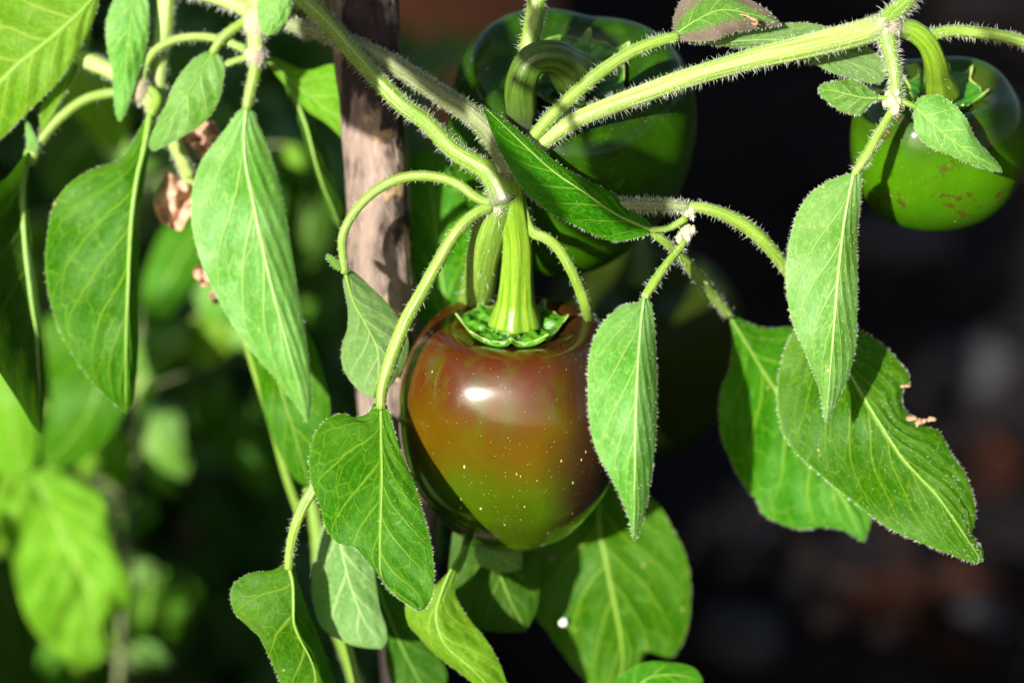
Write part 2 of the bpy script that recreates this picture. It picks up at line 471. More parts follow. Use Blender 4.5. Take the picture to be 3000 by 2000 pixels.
def leaf(mid, L, R, dm, eL, eR, mat, parent, nv=9, label=None, rib=6, ribmat='rib', petiole=None, pr=(18, 15), pmat='petiole',
         edge_hairs=0, surf_hairs=0, hl=11, wave=7, quilt=3.0, slope=.30, curl=0.0, ph=14, phl=18, nu=84, nw=15, name='leaf', hw=1.05, arch=0.0):
    """one leaf: midrib, left and right outline in picture units, depth dm along the midrib, eL/eR how far the margins lie behind it"""
    nv = nv * .76
    mid = np.asarray(mid, float); L = np.asarray(L, float); R = np.asarray(R, float)
    L = np.vstack([mid[:1], L, mid[-1:]]); R = np.vstack([mid[:1], R, mid[-1:]])
    mc = spline(mid, nu); lc = spline(L, nu); rc = spline(R, nu)
    t = np.linspace(0, 1, nu)
    dmid = np.interp(t, np.linspace(0, 1, len(dm)), dm) if len(dm) != 3 else np.polyval(np.polyfit([0, .5, 1], dm, 2), t)
    w = np.linspace(0, 1, nw)
    seed = rng.uniform(0, 50)
    pk = np.sin(math.pi * np.clip(t, 0, 1)) ** .6
    cols, us = [], []
    for side, ec, e in ((-1, lc, eL), (1, rc, eR)):
        ws = w[::-1][:-1] if side < 0 else w
        for q in ws:
            xy = mc * (1 - q) + ec * q
            wd = np.linalg.norm(ec - mc, axis=1)
            sv = nv * (t - slope * q ** .85) + (.5 if side > 0 else 0)
            bul = quilt * 1.7 * np.abs(np.sin(math.pi * sv)) * math.sin(math.pi * min(1, q * 1.02)) ** .5 if q < 1 else 0 * t
            d = dmid + e * pk * (q ** 1.3) - bul * np.clip(wd / 60, 0, 1) - arch * math.sin(math.pi * q) * pk
            d = d + wave * q * vnoise(t * 4.5 + seed, np.full(nu, side * 3.3 + q * .8 + seed)) * 1.6 * pk
            d = d + wave * .35 * vnoise(t * 11 + seed, np.full(nu, side * q * 5 + seed)) * pk
            cols.append(np.column_stack([xy, d])); us.append(side * q)
    G = np.stack(cols, 1)                                # nu, nc, 3
    us = np.array(us); nc = len(us)
    W = P(G[..., 0], G[..., 1], G[..., 2])
    F = grid_faces(nu, nc)
    # vein coordinates per face corner, so both halves keep their own rhythm
    fc = F.ravel(); col = fc % nc; row = fc // nc
    facecol = np.repeat(np.minimum.reduce((F % nc), axis=1), 4)
    sidef = np.where(facecol >= nw - 1, 1.0, -1.0)
    uu = us[col]
    sc = nv * (t[row] - slope * np.abs(uu) ** .85) + np.where(sidef > 0, .5, 0) + seed * 0
    o = mesh(name, W.reshape(-1, 3), F, M[mat], parent, org=W[0, nw - 1], uv={'vein': np.stack([sc, uu], 1)}, label=label)
    org = W[0, nw - 1]
    # normals towards the viewer side
    du = np.gradient(W, axis=0); dv = np.gradient(W, axis=1)
    nn = unit(np.cross(du, dv)); nn *= np.sign(-(nn @ FWD))[..., None]
    if rib:
        k = int(nu * .985)
        mp = G[:k, nw - 1]
        rr = np.interp(np.linspace(0, 1, k), [0, .15, .6, 1], [rib, rib * .8, rib * .45, rib * .15])
        tube('midrib', mp[::3], rr[::3], M[ribmat], o, ribs=2, rib=.05, seg=8, n=len(mp[::3]), hairs=(5 if surf_hairs else 0), hl=hl * .8, hw=hw * .8)
    if petiole is not None:
        tube('petiole', list(petiole) , pr, M[pmat], o, ribs=4, rib=.07, seg=14, hairs=ph, hl=phl, hw=hw, tint=(0, 0))
    H = []
    if edge_hairs:
        for cidx, sg in ((0, -1), (nc - 1, 1)):
            ln = np.linalg.norm(np.diff(W[:, cidx], axis=0), axis=1).sum() / S
            m = int(ln / 100 * edge_hairs)
            i = rng.integers(1, nu - 1, m); f = rng.random((m, 1))
            base = W[i, cidx] * (1 - f) + W[i + 1, cidx] * f if True else 0
            outd = unit(W[i, cidx] - W[i, cidx + (1 if sg < 0 else -1)])
            H.append((base, unit(outd + nn[i, cidx] * rng.normal(.2, .5, (m, 1)) + rng.normal(0, .2, (m, 3))), rng.uniform(.5, 1.1, m) * hl * S))
    if surf_hairs:
        m = int(surf_hairs * .4)
        i = rng.integers(2, nu - 2, m); j = rng.integers(1, nc - 1, m)
        f = rng.random((m, 1)); gg = rng.random((m, 1))
        base = (W[i, j] * (1 - f) + W[i + 1, j] * f) * (1 - gg) + (W[i, j - 1] * (1 - f) + W[i + 1, j - 1] * f) * gg
        H.append((base, unit(nn[i, j] + unit(du[i, j]) * .7 + rng.normal(0, .25, (m, 3))), rng.uniform(.4, .9, m) * hl * S))
    if H:
        hair_mesh('hairs', np.vstack([h[0] for h in H]), np.vstack([h[1] for h in H]), np.concatenate([h[2] for h in H]), hw * S, M['hair'], o, org=org)
    return o

def axis_frame(up, spin=0.0):
    z = unit(np.asarray(up, float)); x = unit(np.cross(np.array([0., 1, 0]) if abs(z[1]) < .9 else np.array([1., 0, 0]), z))
    y = np.cross(z, x)
    c, s = math.cos(spin), math.sin(spin)
    return np.stack([x * c + y * s, -x * s + y * c, z], 1)

def fruit(name, org, up, prof, k, lobes, lobe_amp, skin, label, spin=0.0, squash=(1, 1), lobe_low=1.0, nphi=144, nt=96, group=None, lean=0.0, sharp=0.0, phase=0.0):
    """a pepper: prof = (radius, height) from the stalk dimple to the tip, picture units * k"""
    root = empty(name, org, label, 'pepper', group)
    pr = spline(np.array(prof, float), nt)
    pr[:, 0] = np.maximum(pr[:, 0], 0)
    th = np.linspace(0, 2 * math.pi, nphi, endpoint=False)
    t = np.linspace(0, 1, nt)
    prof_w = np.sin(math.pi * np.clip(t, 0, 1)) ** .6
    env = (1 - t) * 1.0 + t * lobe_low
    thl = th + phase
    gro = (np.abs(np.cos(lobes * thl / 2)) ** 2 * (1 - sharp) + np.sqrt(np.cos(lobes * thl / 2) ** 2 + .02) * sharp)   # 1 on the lobes, 0 in the grooves
    irr = 1 + .02 * np.cos(th + 1.0) + .015 * np.cos(2 * th + .4)
    rr = pr[:, :1] * (1 - lobe_amp * (env * prof_w)[:, None] * (1 - gro)[None, :]) * irr[None]
    zz = pr[:, 1:2] + (lobe_amp * 130) * np.exp(-((t - .28) / .12) ** 2)[:, None] * (gro - .6)[None]
    dent = 1 + .022 * vnoise(np.cos(th)[None] * 1.7 + 5 + len(label), t[:, None] * 5 + np.sin(th)[None] * 1.7) * prof_w[:, None]
    rr = rr * dent
    lx = rr * np.cos(th)[None] * squash[0] + lean * (-pr[:, 1:2]) ; ly = rr * np.sin(th)[None] * squash[1]
    loc = np.stack([lx, ly, zz + 0 * lx], -1) * k * S
    A = axis_frame(up, spin)
    me = mesh('skin', loc.reshape(-1, 3), grid_faces(nt, nphi, True), skin, root, org=(0, 0, 0))
    me.location = (0, 0, 0); me.rotation_euler = Matrix(A.tolist()).to_euler()
    return root, A, loc

def calyx(root, A, R0, tips, zfun, k, tip_len=.22, seed=3, amp=7, lift=15):
    r = np.random.default_rng(seed)
    nr, nphi = 26, 168
    th = np.linspace(0, 2 * math.pi, nphi, endpoint=False)
    ang = np.sort((np.arange(tips) + r.uniform(-.22, .22, tips)) * 2 * math.pi / tips)
    Rp = R0 * (1 + .05 * np.cos(2 * th + .5) + .035 * np.sin(5 * th) + .03 * vnoise(th * 3.2, th * 0 + 2))
    tipm = np.zeros(nphi)
    for a_ in ang:
        dd = np.abs((th - a_ + math.pi) % (2 * math.pi) - math.pi)
        tipm = np.maximum(tipm, np.exp(-(dd / .075) ** 1.4) * r.uniform(.6, 1.1))
    Re = Rp * (1 + tip_len * tipm - .05 * (1 - tipm))
    q = np.linspace(.12, 1, nr)
    rad = q[:, None] * Rp[None] + (np.clip((q - .78) / .22, 0, 1) ** 1.5)[:, None] * (Re - Rp)[None]
    ridge = np.cos(tips * 2 * th)[None] * .0
    X = rad * np.cos(th)[None]; Y = rad * np.sin(th)[None]
    bumps = amp * vnoise(X / 17 + 3, Y / 17 + 9) * (np.sin(math.pi * q) ** .5)[:, None] + amp * .9 * tipm[None] * np.sin(math.pi * np.clip(q * 1.05, 0, 1))[:, None]
    Z = zfun(rad) + lift + bumps - 6 * (q[:, None] ** 6) * (1 - tipm)[None] + 12 * tipm[None] * (np.clip((q - .8) / .2, 0, 1) ** 2)[:, None]
    Z = Z + 26 * np.exp(-((q[:, None] - .12) / .16) ** 2)
    V = np.stack([X, Y, Z], -1)
    low = V[-1].copy(); low[:, 2] -= 20; low[:, :2] *= .95
    V = np.concatenate([V, low[None]], 0)
    o = mesh('calyx', V.reshape(-1, 3) * k * S, grid_faces(nr + 1, nphi, True), M['calyx'], root, org=(0, 0, 0))
    o.location = (0, 0, 0); o.rotation_euler = Matrix(A.tolist()).to_euler()
    # pale corky rim
    rim = V[-2]; n = nphi
    c = rim; ct = unit(np.roll(c, -1, 0) - np.roll(c, 1, 0)); nz = np.array([0, 0, 1.0]); no = unit(np.cross(ct, nz))
    rw = 1.6 + 3.2 * tipm + 1.2 * vnoise(th * 9, th * 0)
    ring = [c + rw[:, None] * (no * math.cos(a_) + nz * math.sin(a_)) for a_ in np.linspace(0, 2 * math.pi, 6, endpoint=False)]
    RV = np.stack(ring, 1).reshape(-1, 3)
    F = []
    i = np.arange(n)[:, None]; j = np.arange(6)[None]; i2 = (i + 1) % n; j2 = (j + 1) % 6
    F = np.stack([i*6+j, i2*6+j, i2*6+j2, i*6+j2], -1).reshape(-1, 4)
    ro = mesh('calyx_rim', RV * k * S, F, M['calyx_rim'], o, org=(0, 0, 0)); ro.location = (0, 0, 0)
    return o

# ------------------------------------------------------------------ the ground
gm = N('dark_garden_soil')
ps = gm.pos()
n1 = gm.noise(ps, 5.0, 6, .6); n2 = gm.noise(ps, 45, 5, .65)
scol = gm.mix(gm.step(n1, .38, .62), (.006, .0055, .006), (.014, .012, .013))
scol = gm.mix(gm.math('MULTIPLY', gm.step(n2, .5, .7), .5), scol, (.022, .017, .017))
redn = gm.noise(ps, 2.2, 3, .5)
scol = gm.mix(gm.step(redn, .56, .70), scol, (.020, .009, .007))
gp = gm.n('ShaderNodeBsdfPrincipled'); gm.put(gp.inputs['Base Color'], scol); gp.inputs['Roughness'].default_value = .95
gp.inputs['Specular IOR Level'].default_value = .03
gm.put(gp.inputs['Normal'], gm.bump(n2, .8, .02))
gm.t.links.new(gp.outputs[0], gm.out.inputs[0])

def ground():
    # fine in the middle, coarse out to the horizon
    xs = np.concatenate([-np.geomspace(150, 2.2, 18), np.linspace(-2, 2, 121), np.geomspace(2.2, 150, 18)])
    ys = np.concatenate([-np.geomspace(150, 1.2, 18), np.linspace(-1, 4, 151), np.geomspace(4.3, 150, 18)])
    X, Y = np.meshgrid(xs, ys, indexing='ij')
    Z = .022 * vnoise(X * 5, Y * 5) + .010 * vnoise(X * 16 + 9, Y * 16 + 3) + .004 * vnoise(X * 40, Y * 40)
    Z *= np.clip(1.5 - np.hypot(X, Y) / 8, .2, 1)
    V = np.stack([X, Y, Z], -1).reshape(-1, 3)
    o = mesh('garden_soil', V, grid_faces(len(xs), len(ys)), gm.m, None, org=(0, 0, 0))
    tag(o, 'dark bare garden soil in shade beneath the pepper plants', None, None, 'structure')
ground()

def gp_at(x, y):
    """where the line of sight through a picture position meets the soil"""
    v = P(x, y, 0) - CAMP
    s = -CAMP[2] / v[2]
    return CAMP + v * s

# loose bark chips and crumbs of soil
def chips(n, mat, smin, smax, name, label, seedoff=0, box=((-.9, 1.1), (.3, 3.2))):
    r = np.random.default_rng(seedoff)
    base = np.array([[-1,-1,-1],[1,-1,-1],[1,1,-1],[-1,1,-1],[-1,-1,1],[1,-1,1],[1,1,1],[-1,1,1]], float)
    f0 = np.array([[0,3,2,1],[4,5,6,7],[0,1,5,4],[1,2,6,5],[2,3,7,6],[3,0,4,7]])
    Vs = []
    for i in range(n):
        s = r.uniform(smin, smax)
        b = (base + r.uniform(-.35, .35, (8, 3))) * s * np.array([1.0, r.uniform(.35, .6), r.uniform(.15, .35)])
        a = r.uniform(0, 2 * math.pi); tz = r.uniform(-.35, .35)
        R = np.array([[math.cos(a), -math.sin(a), 0], [math.sin(a), math.cos(a), 0], [0, 0, 1]]) @ np.array([[1, 0, 0], [0, math.cos(tz), -math.sin(tz)], [0, math.sin(tz), math.cos(tz)]])
        x = r.uniform(*box[0]); y = r.uniform(*box[1])
        z = .022 * vnoise(np.array([x * 5]), np.array([y * 5]))[0] + s * .2 + .004
        Vs.append(b @ R.T + np.array([x, y, z]))
    V = np.vstack(Vs); F = (np.arange(n)[:, None, None] * 8 + f0[None]).reshape(-1, 4)
    o = mesh(name, V, F, mat, None, org=(0, 0, 0), smooth=False)
    tag(o, label, 'mulch', None, 'stuff')
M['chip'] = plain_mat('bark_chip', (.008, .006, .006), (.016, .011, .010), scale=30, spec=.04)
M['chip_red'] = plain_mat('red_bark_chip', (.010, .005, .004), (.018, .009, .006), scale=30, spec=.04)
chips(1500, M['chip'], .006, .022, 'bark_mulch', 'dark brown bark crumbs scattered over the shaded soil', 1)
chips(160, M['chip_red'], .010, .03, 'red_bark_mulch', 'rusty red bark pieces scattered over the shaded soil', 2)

# grey stones lying on the soil
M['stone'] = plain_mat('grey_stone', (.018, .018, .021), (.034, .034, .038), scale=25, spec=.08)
def stone(px, py, size, label, squash=.6):
    c = gp_at(px, py)
    nu_, nv_ = 14, 20
    a = np.linspace(0, math.pi, nu_)[:, None]; b = np.linspace(0, 2 * math.pi, nv_, endpoint=False)[None]
    sd = rng.uniform(0, 30)
    x = np.sin(a) * np.cos(b); y = np.sin(a) * np.sin(b); z = np.cos(a) + 0 * b
    r = 1 + .22 * vnoise(x * 1.6 + sd, y * 1.6 + z + sd)
    V = np.stack([x * r, y * r * .8, z * r * squash], -1).reshape(-1, 3) * size + c + np.array([0, 0, size * squash * .35])
    o = mesh('stone', V, grid_faces(nu_, nv_, True), M['stone'], None, org=c)
    tag(o, label, 'stone')
stone(2160, 1900, .034, 'grey stone on dark soil below the drooping leaves at the lower right')
stone(2880, 1830, .022, 'small grey stone on dark soil near the lower right corner')
stone(2840, 1110, .040, 'blurred grey stone on the soil right of the bitten leaf')
stone(2620, 740, .055, 'large blurred bluish stone on the soil under the right green pepper')
stone(2220, 1610, .028, 'dim grey stone on the soil just under the leaf with the wavy margin')

def dead_leaf(px, py, size, rot, label, col):
    c = gp_at(px, py) + np.array([0, 0, .012])
    nu_, nw_ = 16, 9
    t = np.linspace(0, 1, nu_)[:, None]; w = np.linspace(-1, 1, nw_)[None]
    x = (t - .5) * 2 + 0 * w; y = w * .5 * np.sin(math.pi * t) ** .7
    z = .18 * w ** 2 + .12 * np.sin(t * 5) + .05 * vnoise(x * 4 + px, y * 6)
    cr, sr = math.cos(rot), math.sin(rot)
    V = np.stack([x * cr - y * sr, x * sr + y * cr, z + 0 * x], -1).reshape(-1, 3) * size + c
    tag(mesh('fallen_leaf', V, grid_faces(nu_, nw_), col, None, org=c), label, 'fallen leaf')
M['rust'] = plain_mat('rust_leaf', (.028, .010, .006), (.045, .016, .008), scale=40, spec=.05, trans=.2)
dead_leaf(2680, 1800, .055, .5, 'rusty fallen leaf on dark soil at the bottom right', M['rust'])
dead_leaf(2900, 1420, .05, 1.4, 'rusty fallen leaf on the soil beside the right picture edge', M['rust'])
dead_leaf(640, 1960, .07, .2, 'large reddish fallen leaf on the soil at the bottom left', M['rust'])
dead_leaf(500, 1985, .06, 1.9, 'dark red fallen leaf lying leftmost on the soil at the bottom', M['rust'])

def pot():
    base = gp_at(1130, 420); x0, y0 = base[0], base[1]
    prof = [(.0, .0), (.15, .0), (.155, .01), (.205, .30), (.205, .305), (.23, .305), (.235, .31), (.24, .385), (.236, .392), (.215, .392), (.21, .385), (.19, .33), (.0, .32)]
    th = np.linspace(0, 2 * math.pi, 64, endpoint=False)
    V = np.array([[(x0 + r * math.cos(a), y0 + r * math.sin(a), z) for a in th] for r, z in prof]).reshape(-1, 3)
    o = mesh('terracotta_pot', V, grid_faces(len(prof), 64, True), M['clay'], None, org=(x0, y0, 0), smooth=False)
    tag(o, 'blurred red brown terracotta pot on the soil far behind the stake', 'pot')
M['clay'] = plain_mat('terracotta', (.34, .11, .045), (.46, .17, .08), scale=14)
pot()
# ------------------------------------------------------------------ shrubs: four unseen ones added to shade the soil, others stand behind
def shrub(c, rad, n, ls, mat, label, seed, trunk_h=.3, name='leafy_shrub', group=None, keep=None):
    r = np.random.default_rng(seed)
    root = empty(name, (c[0], c[1], 0.0), label, 'shrub', group)
    # stems
    tv = []
    for i in range(5):
        a = r.uniform(0, 2 * math.pi); e = np.array([c[0] + math.cos(a) * rad[0] * .5, c[1] + math.sin(a) * rad[1] * .5, c[2] + r.uniform(-.2, .4) * rad[2]])
        b = np.array([c[0], c[1], -.02]); q = np.linspace(0, 1, 12)[:, None]
        cc = b * (1 - q) + e * q + np.array([0, 0, .1]) * np.sin(math.pi * q) * rad[2]
        t_, a_, b_ = frames(cc); th = np.linspace(0, 2 * math.pi, 8, endpoint=False)
        rr = np.linspace(.012, .003, 12)
        tv.append((cc[:, None] + rr[:, None, None] * (np.cos(th)[None, :, None] * a_[:, None] + np.sin(th)[None, :, None] * b_[:, None])).reshape(-1, 3))
    F = grid_faces(12, 8, True)
    mesh('trunk', np.vstack(tv), np.vstack([F + 96 * i for i in range(5)]), M['twig'], root, org=(c[0], c[1], 0))
    # crown of real leaf shapes, denser in clumps
    cl = unit(r.normal(size=(60, 3))) * (r.random((60, 1)) ** .45) * np.array(rad) * .9
    k = r.integers(0, 60, n)
    p = cl[k] + r.normal(size=(n, 3)) * np.array(rad) * .16
    p = p + np.array(c)
    p[:, 2] = np.maximum(p[:, 2], .03)
    if keep is not None:
        p = p[keep(p)]; n = len(p)
    d = unit(r.normal(size=(n, 3)) + np.array([0, 0, -.6])); s = unit(np.cross(d, r.normal(size=(n, 3)))); nn = np.cross(d, s)
    L = ls * r.uniform(.6, 1.25, (n, 1))
    prof = [(0, 0, 0), (.3, .24, .05), (.62, .22, .03), (1.0, 0, -.10), (.62, -.22, .03), (.3, -.24, .05), (.45, 0, -.02)]
    V = np.stack([p + d * L * a + s * L * b + nn * L * h for a, b, h in prof], 1)
    f0 = np.array([[0, 1, 6], [1, 2, 6], [2, 3, 6], [3, 4, 6], [4, 5, 6], [5, 0, 6]])
    FF = (np.arange(n)[:, None, None] * 7 + f0[None]).reshape(-1, 3)
    mesh('crown', V.reshape(-1, 3), FF, M[mat], root, org=c, kind='stuff')
    return root
M['twig'] = plain_mat('twig_brown', (.09, .06, .035), (.16, .11, .07), scale=60)
M['shrub_leaf'] = plain_mat('shrub_leaf_green', (.025, .09, .010), (.05, .15, .02), scale=9, rough=.45, spec=.5, trans=.25, bump=.1)
M['shrub_light'] = plain_mat('shrub_leaf_light', (.05, .17, .02), (.09, .25, .03), scale=9, rough=.45, spec=.5, trans=.35, bump=.1)

shrub((-1.20, -.55, .85), (.50, .50, .72), 9000, .075, 'shrub_leaf', 'tall leafy shrub added unseen at the left of the viewpoint to shade the soil', 11)  # added out of view to keep the sun off the soil behind
shrub((-.43, -.62, .34), (.30, .22, .32), 4500, .055, 'shrub_leaf', 'low leafy shrub added unseen at the lower left of the viewpoint to shade the soil', 12)  # added blocker for the lower right soil, never in view
shrub((-.44, -.10, .50), (.24, .10, .30), 5200, .05, 'shrub_leaf', 'dense leafy bush added unseen beyond the left picture edge to shade the soil', 18,
      keep=lambda p: (p[:, 0] < -.235) & (p[:, 1] > -.25) & ~((p[:, 0] > -.42) & (p[:, 2] > .43) & (p[:, 2] < .69)) & ~((p[:, 0] > -.34) & (p[:, 2] > .6)))  # gaps in this added, unseen bush let sun reach the plants behind
shrub((-.30, -.22, .27), (.20, .10, .20), 2600, .045, 'shrub_leaf', 'low leafy bush added unseen below the left picture corner to shade the soil', 19, keep=lambda p: (p[:, 2] < .49) & (p[:, 1] > -.4) & (p[:, 1] < -.05))  # added under the view to shade the nearest soil
shrub((.62, 2.9, .28), (.40, .30, .34), 2600, .07, 'shrub_leaf', 'dark blurred shrub far behind the right green pepper at the top right', 13)
shrub((-.62, 1.55, .20), (.30, .34, .28), 3200, .06, 'shrub_light', 'low blurred green shrub behind the left leaves', 15)

shrub((-.22, .62, .30), (.22, .16, .27), 3600, .05, 'shrub_light', 'dim blurred green foliage low behind the left leaves and the stake', 16)
shrub((-.34, .95, .44), (.22, .14, .22), 1800, .05, 'shrub_leaf', 'dim blurred green foliage high behind the left leaves', 17)

# ------------------------------------------------------------------ wooden stake
def stake():
    g = N('weathered_stake_wood'); ob = g.objco()
    mp = g.n('ShaderNodeMapping', i_Vector=ob); mp.inputs['Scale'].default_value = (1, 1, .22)
    n1 = g.noise(mp.outputs[0], 110, 5, .62); n2 = g.noise(mp.outputs[0], 380, 4, .7); n3 = g.noise(g.n('ShaderNodeMapping', i_Vector=ob, i_Scale=(1.3, 1.3, .4)).outputs[0], 48, 5, .65)
    col = g.mix(g.step(n1, .38, .60), (.065, .048, .038), (.205, .150, .120))
    col = g.mix(g.math('MULTIPLY', g.step(n2, .50, .68), .6), col, (.29, .23, .19))
    col = g.mix(g.step(n3, .50, .55), col, (.030, .020, .018))
    col = g.mix(g.math('MULTIPLY', g.step(g.noise(ob, 75, 3), .60, .66), .8), col, (.42, .28, .14))
    pr = g.n('ShaderNodeBsdfPrincipled'); g.put(pr.inputs['Base Color'], col); pr.inputs['Roughness'].default_value = .85
    pr.inputs['Specular IOR Level'].default_value = .25
    nb = g.bump(n2, .7, .0012, g.bump(g.math('ADD', n1, g.math('MULTIPLY', g.step(n3, .56, .62), -.4)), .8, .003))
    g.put(pr.inputs['Normal'], nb); g.t.links.new(pr.outputs[0], g.out.inputs[0])
    pts = [(1035, -900, 180), (1066, 0, 330), (1098, 400, 400), (1118, 800, 470), (1150, 1200, 600), (1190, 1700, 850), (1270, 3000, 1500), (1400, 4900, 2500)]
    root = empty('wooden_stake', P(1400, 4880, 2500), 'weathered brown wooden stake standing upright behind the ripening pepper', 'stake')
    n = 300; c2 = spline(pts, n); c = P(c2[:, 0], c2[:, 1], c2[:, 2]); t, a, b = frames(c)
    th = np.linspace(0, 2 * math.pi, 72, endpoint=False); v = np.linspace(0, 62, n)[:, None]
    r = (108 + 5 * np.sin(v * .33)) * (1 + .05 * vnoise(np.cos(th)[None] * 1.6 + 4, v * .35 + np.sin(th)[None] * 1.6) + .025 * vnoise(th[None] * 4.5, v * 1.1) - .05 * (np.abs(vnoise(th[None] * 3.2 + 11, v * .16)) < .07)) * S
    V = c[:, None] + r[..., None] * (np.cos(th)[None, :, None] * a[:, None] + np.sin(th)[None, :, None] * b[:, None])
    o = mesh('bark', V.reshape(-1, 3), grid_faces(n, 72, True), g.m, root, org=c[0])
    # top end
    k = 72; top = V[0]; cen = top.mean(0)
    mesh('sawn_top', np.vstack([top, top * .5 + cen * .5, cen[None]]), np.vstack([np.stack([np.arange(k), (np.arange(k) + 1) % k, k + (np.arange(k) + 1) % k], 1), np.stack([np.arange(k), k + (np.arange(k) + 1) % k, k + np.arange(k)], 1), np.stack([k + np.arange(k), k + (np.arange(k) + 1) % k, np.full(k, 2 * k)], 1)]), M['drybit'], root, org=cen)
stake()

# ------------------------------------------------------------------ the peppers
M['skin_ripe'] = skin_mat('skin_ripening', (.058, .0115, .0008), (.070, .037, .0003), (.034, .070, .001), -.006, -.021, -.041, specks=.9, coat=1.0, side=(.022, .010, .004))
M['skin_green'] = skin_mat('skin_dark_green', (.009, .032, .001), (.024, .092, .001), (.028, .098, .001), .0, -.02, -.05, specks=.6)
M['skin_light'] = skin_mat('skin_bright_green', (.018, .050, .002), (.040, .130, .001), (.024, .088, .001), .0, -.015, -.035, specks=.6, blotch=(.05, .022, .006))
M['skin_olive'] = skin_mat('skin_olive', (.022, .035, .003), (.022, .034, .002), (.022, .038, .002), .0, -.02, -.05, specks=.2, coat=.05)

prof1 = [(0, -34), (80, -30), (140, -14), (198, 2), (256, -8), (308, -66), (346, -160), (356, -230), (354, -350), (322, -490), (260, -592), (182, -680), (92, -733), (0, -748)]
org1 = P(1502, 952, 200)
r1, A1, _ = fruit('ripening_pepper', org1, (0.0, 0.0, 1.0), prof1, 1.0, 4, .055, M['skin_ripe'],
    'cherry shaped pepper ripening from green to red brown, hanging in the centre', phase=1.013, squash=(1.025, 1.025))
pz = np.array(prof1, float)
zf = lambda q: np.interp(q, pz[:7, 0], pz[:7, 1])
calyx(r1, A1, 150, 8, zf, 1.0, seed=5, tip_len=.13, amp=15, lift=26)
ped = [(1496, 500, -8), (1499, 560, 15), (1508, 640, 50), (1516, 720, 90), (1514, 800, 130), (1511, 880, 166), (1508, 945, 196)]
tube('stalk', ped, [40, 36, 38, 42, 46, 50, 57, 82], M['stalk'], r1, ribs=6, rib=.055, seg=36, n=60, tint=(1.0, 0), tint_len=.12, hairs=2.5, hl=12)

prof2 = [(0, -75), (70, -66), (130, -30), (200, 5), (270, -8), (322, -80), (348, -190), (350, -310), (330, -430), (275, -535), (185, -600), (80, -620), (0, -612)]
up2 = -FWD * .80 + UP * .60 + RIGHT * .05
org2 = P(1682, 208, 220)
r2, A2, _ = fruit('green_pepper', org2, up2, prof2, 1.14, 3, .17, M['skin_green'],
    'large dark green pepper with hooked stalk, behind the stems at the top centre', spin=.35, lobe_low=.8, sharp=.8)
pz2 = np.array(prof2, float)
calyx(r2, A2, 150, 6, lambda q: np.interp(q, pz2[:6, 0], pz2[:6, 1]), 1.06, seed=9, tip_len=.14, amp=8, lift=30)
tube('stalk', [(1533, 385, 35), (1527, 320, 10), (1528, 240, -30), (1560, 178, -50), (1615, 168, -40), (1660, 195, 10), (1682, 220, 110), (1688, 226, 190)],
     [28, 44, 47, 46, 47, 50, 56, 75], M['stalk_dark'], r2, ribs=6, rib=.04, seg=32, n=70, tint=(1.2, 0), tint_len=.30)

prof3 = [(0, -50), (60, -44), (110, -15), (160, 8), (205, 0), (245, -50), (264, -120), (262, -210), (240, -300), (190, -370), (110, -410), (0, -420)]
up3 = -FWD * .60 + UP * .80 + RIGHT * .02
org3 = P(2768, 262, 240)
r3, A3, _ = fruit('green_pepper', org3, up3, prof3, 1.05, 4, .075, M['skin_light'],
    'glossy bright green pepper hanging at the right edge of the picture', spin=.9, lobe_low=.5)
pz3 = np.array(prof3, float)
calyx(r3, A3, 112, 6, lambda q: np.interp(q, pz3[:6, 0], pz3[:6, 1]), 1.0, seed=12, tip_len=.2, amp=7, lift=20)
tube('stalk', [(2622, 85, -10), (2668, 88, -5), (2712, 122, 10), (2738, 178, 60), (2748, 235, 150), (2756, 272, 225)],
     [27, 31, 31, 33, 38, 56], M['stalk'], r3, ribs=6, rib=.05, seg=30, n=54, tint=(.9, 0), tint_len=.25, hairs=3, hl=12)

org4 = P(1880, 830, 2300)
r4, A4, _ = fruit('green_pepper', org4, (0, -.25, 1), [(a, b) for a, b in prof1], 1.15, 3, .08, M['skin_olive'],
    'blurred dull olive pepper far behind, right of the ripening pepper', spin=.2)
tube('stalk', [(1890, 560, 2250), (1880, 700, 2250), (1880, 830, 2300)], [24, 28, 60], M['stalk_dark'], r4, seg=16)

# ------------------------------------------------------------------ the pepper plant in front
plant = empty('pepper_plant', P(1100, 4850, 2500), 'hairy green pepper plant whose branches and drooping leaves fill the picture', 'plant')
def T(name, pts, rad, mat='stem', hairs=40, hl=20, label=None, tint=(0, 0), **k):
    return tube(name, pts, rad, M[mat], plant, hairs=hairs, hl=hl, label=label, tint=tint, **k)[0]

T('main_stem', [(1478, 560, 10), (1432, 690, 110), (1400, 850, 330), (1360, 1000, 620), (1310, 1200, 800), (1262, 1400, 900), (1240, 1600, 980), (1200, 2000, 1150), (1130, 3200, 1700), (1100, 4850, 2500)],
  [48, 56, 56, 54, 52, 52, 54, 58, 60, 66], 'stem', hairs=26, hl=20, n=260, tint=(.6, 0), tint_len=.03)
T('branch', [(1478, 590, 8), (1440, 512, 4), (1330, 440, 30), (1255, 362, 60), (1186, 312, 90), (1110, 236, 110), (1030, 148, 130), (950, 55, 150), (850, -40, 170)], [46, 30, 26, 25, 25, 25, 25, 26, 27], 'stem', hairs=80, hl=18, ribs=4, rib=.08, tint=(.9, 0), tint_len=.12)
T('branch', [(1500, 520, 0), (1468, 425, 5), (1402, 352, 50), (1268, 262, 110), (1134, 178, 170), (1000, 118, 215), (900, 86, 250), (820, 62, 280), (750, 40, 300)], [42, 36, 31, 30, 29, 27, 25, 23, 22], 'stem_dull', hairs=100, hl=15, ribs=4, rib=.06, label='thick dull hairy branch running to the upper left', tint=(.4, 0), tint_len=.06)
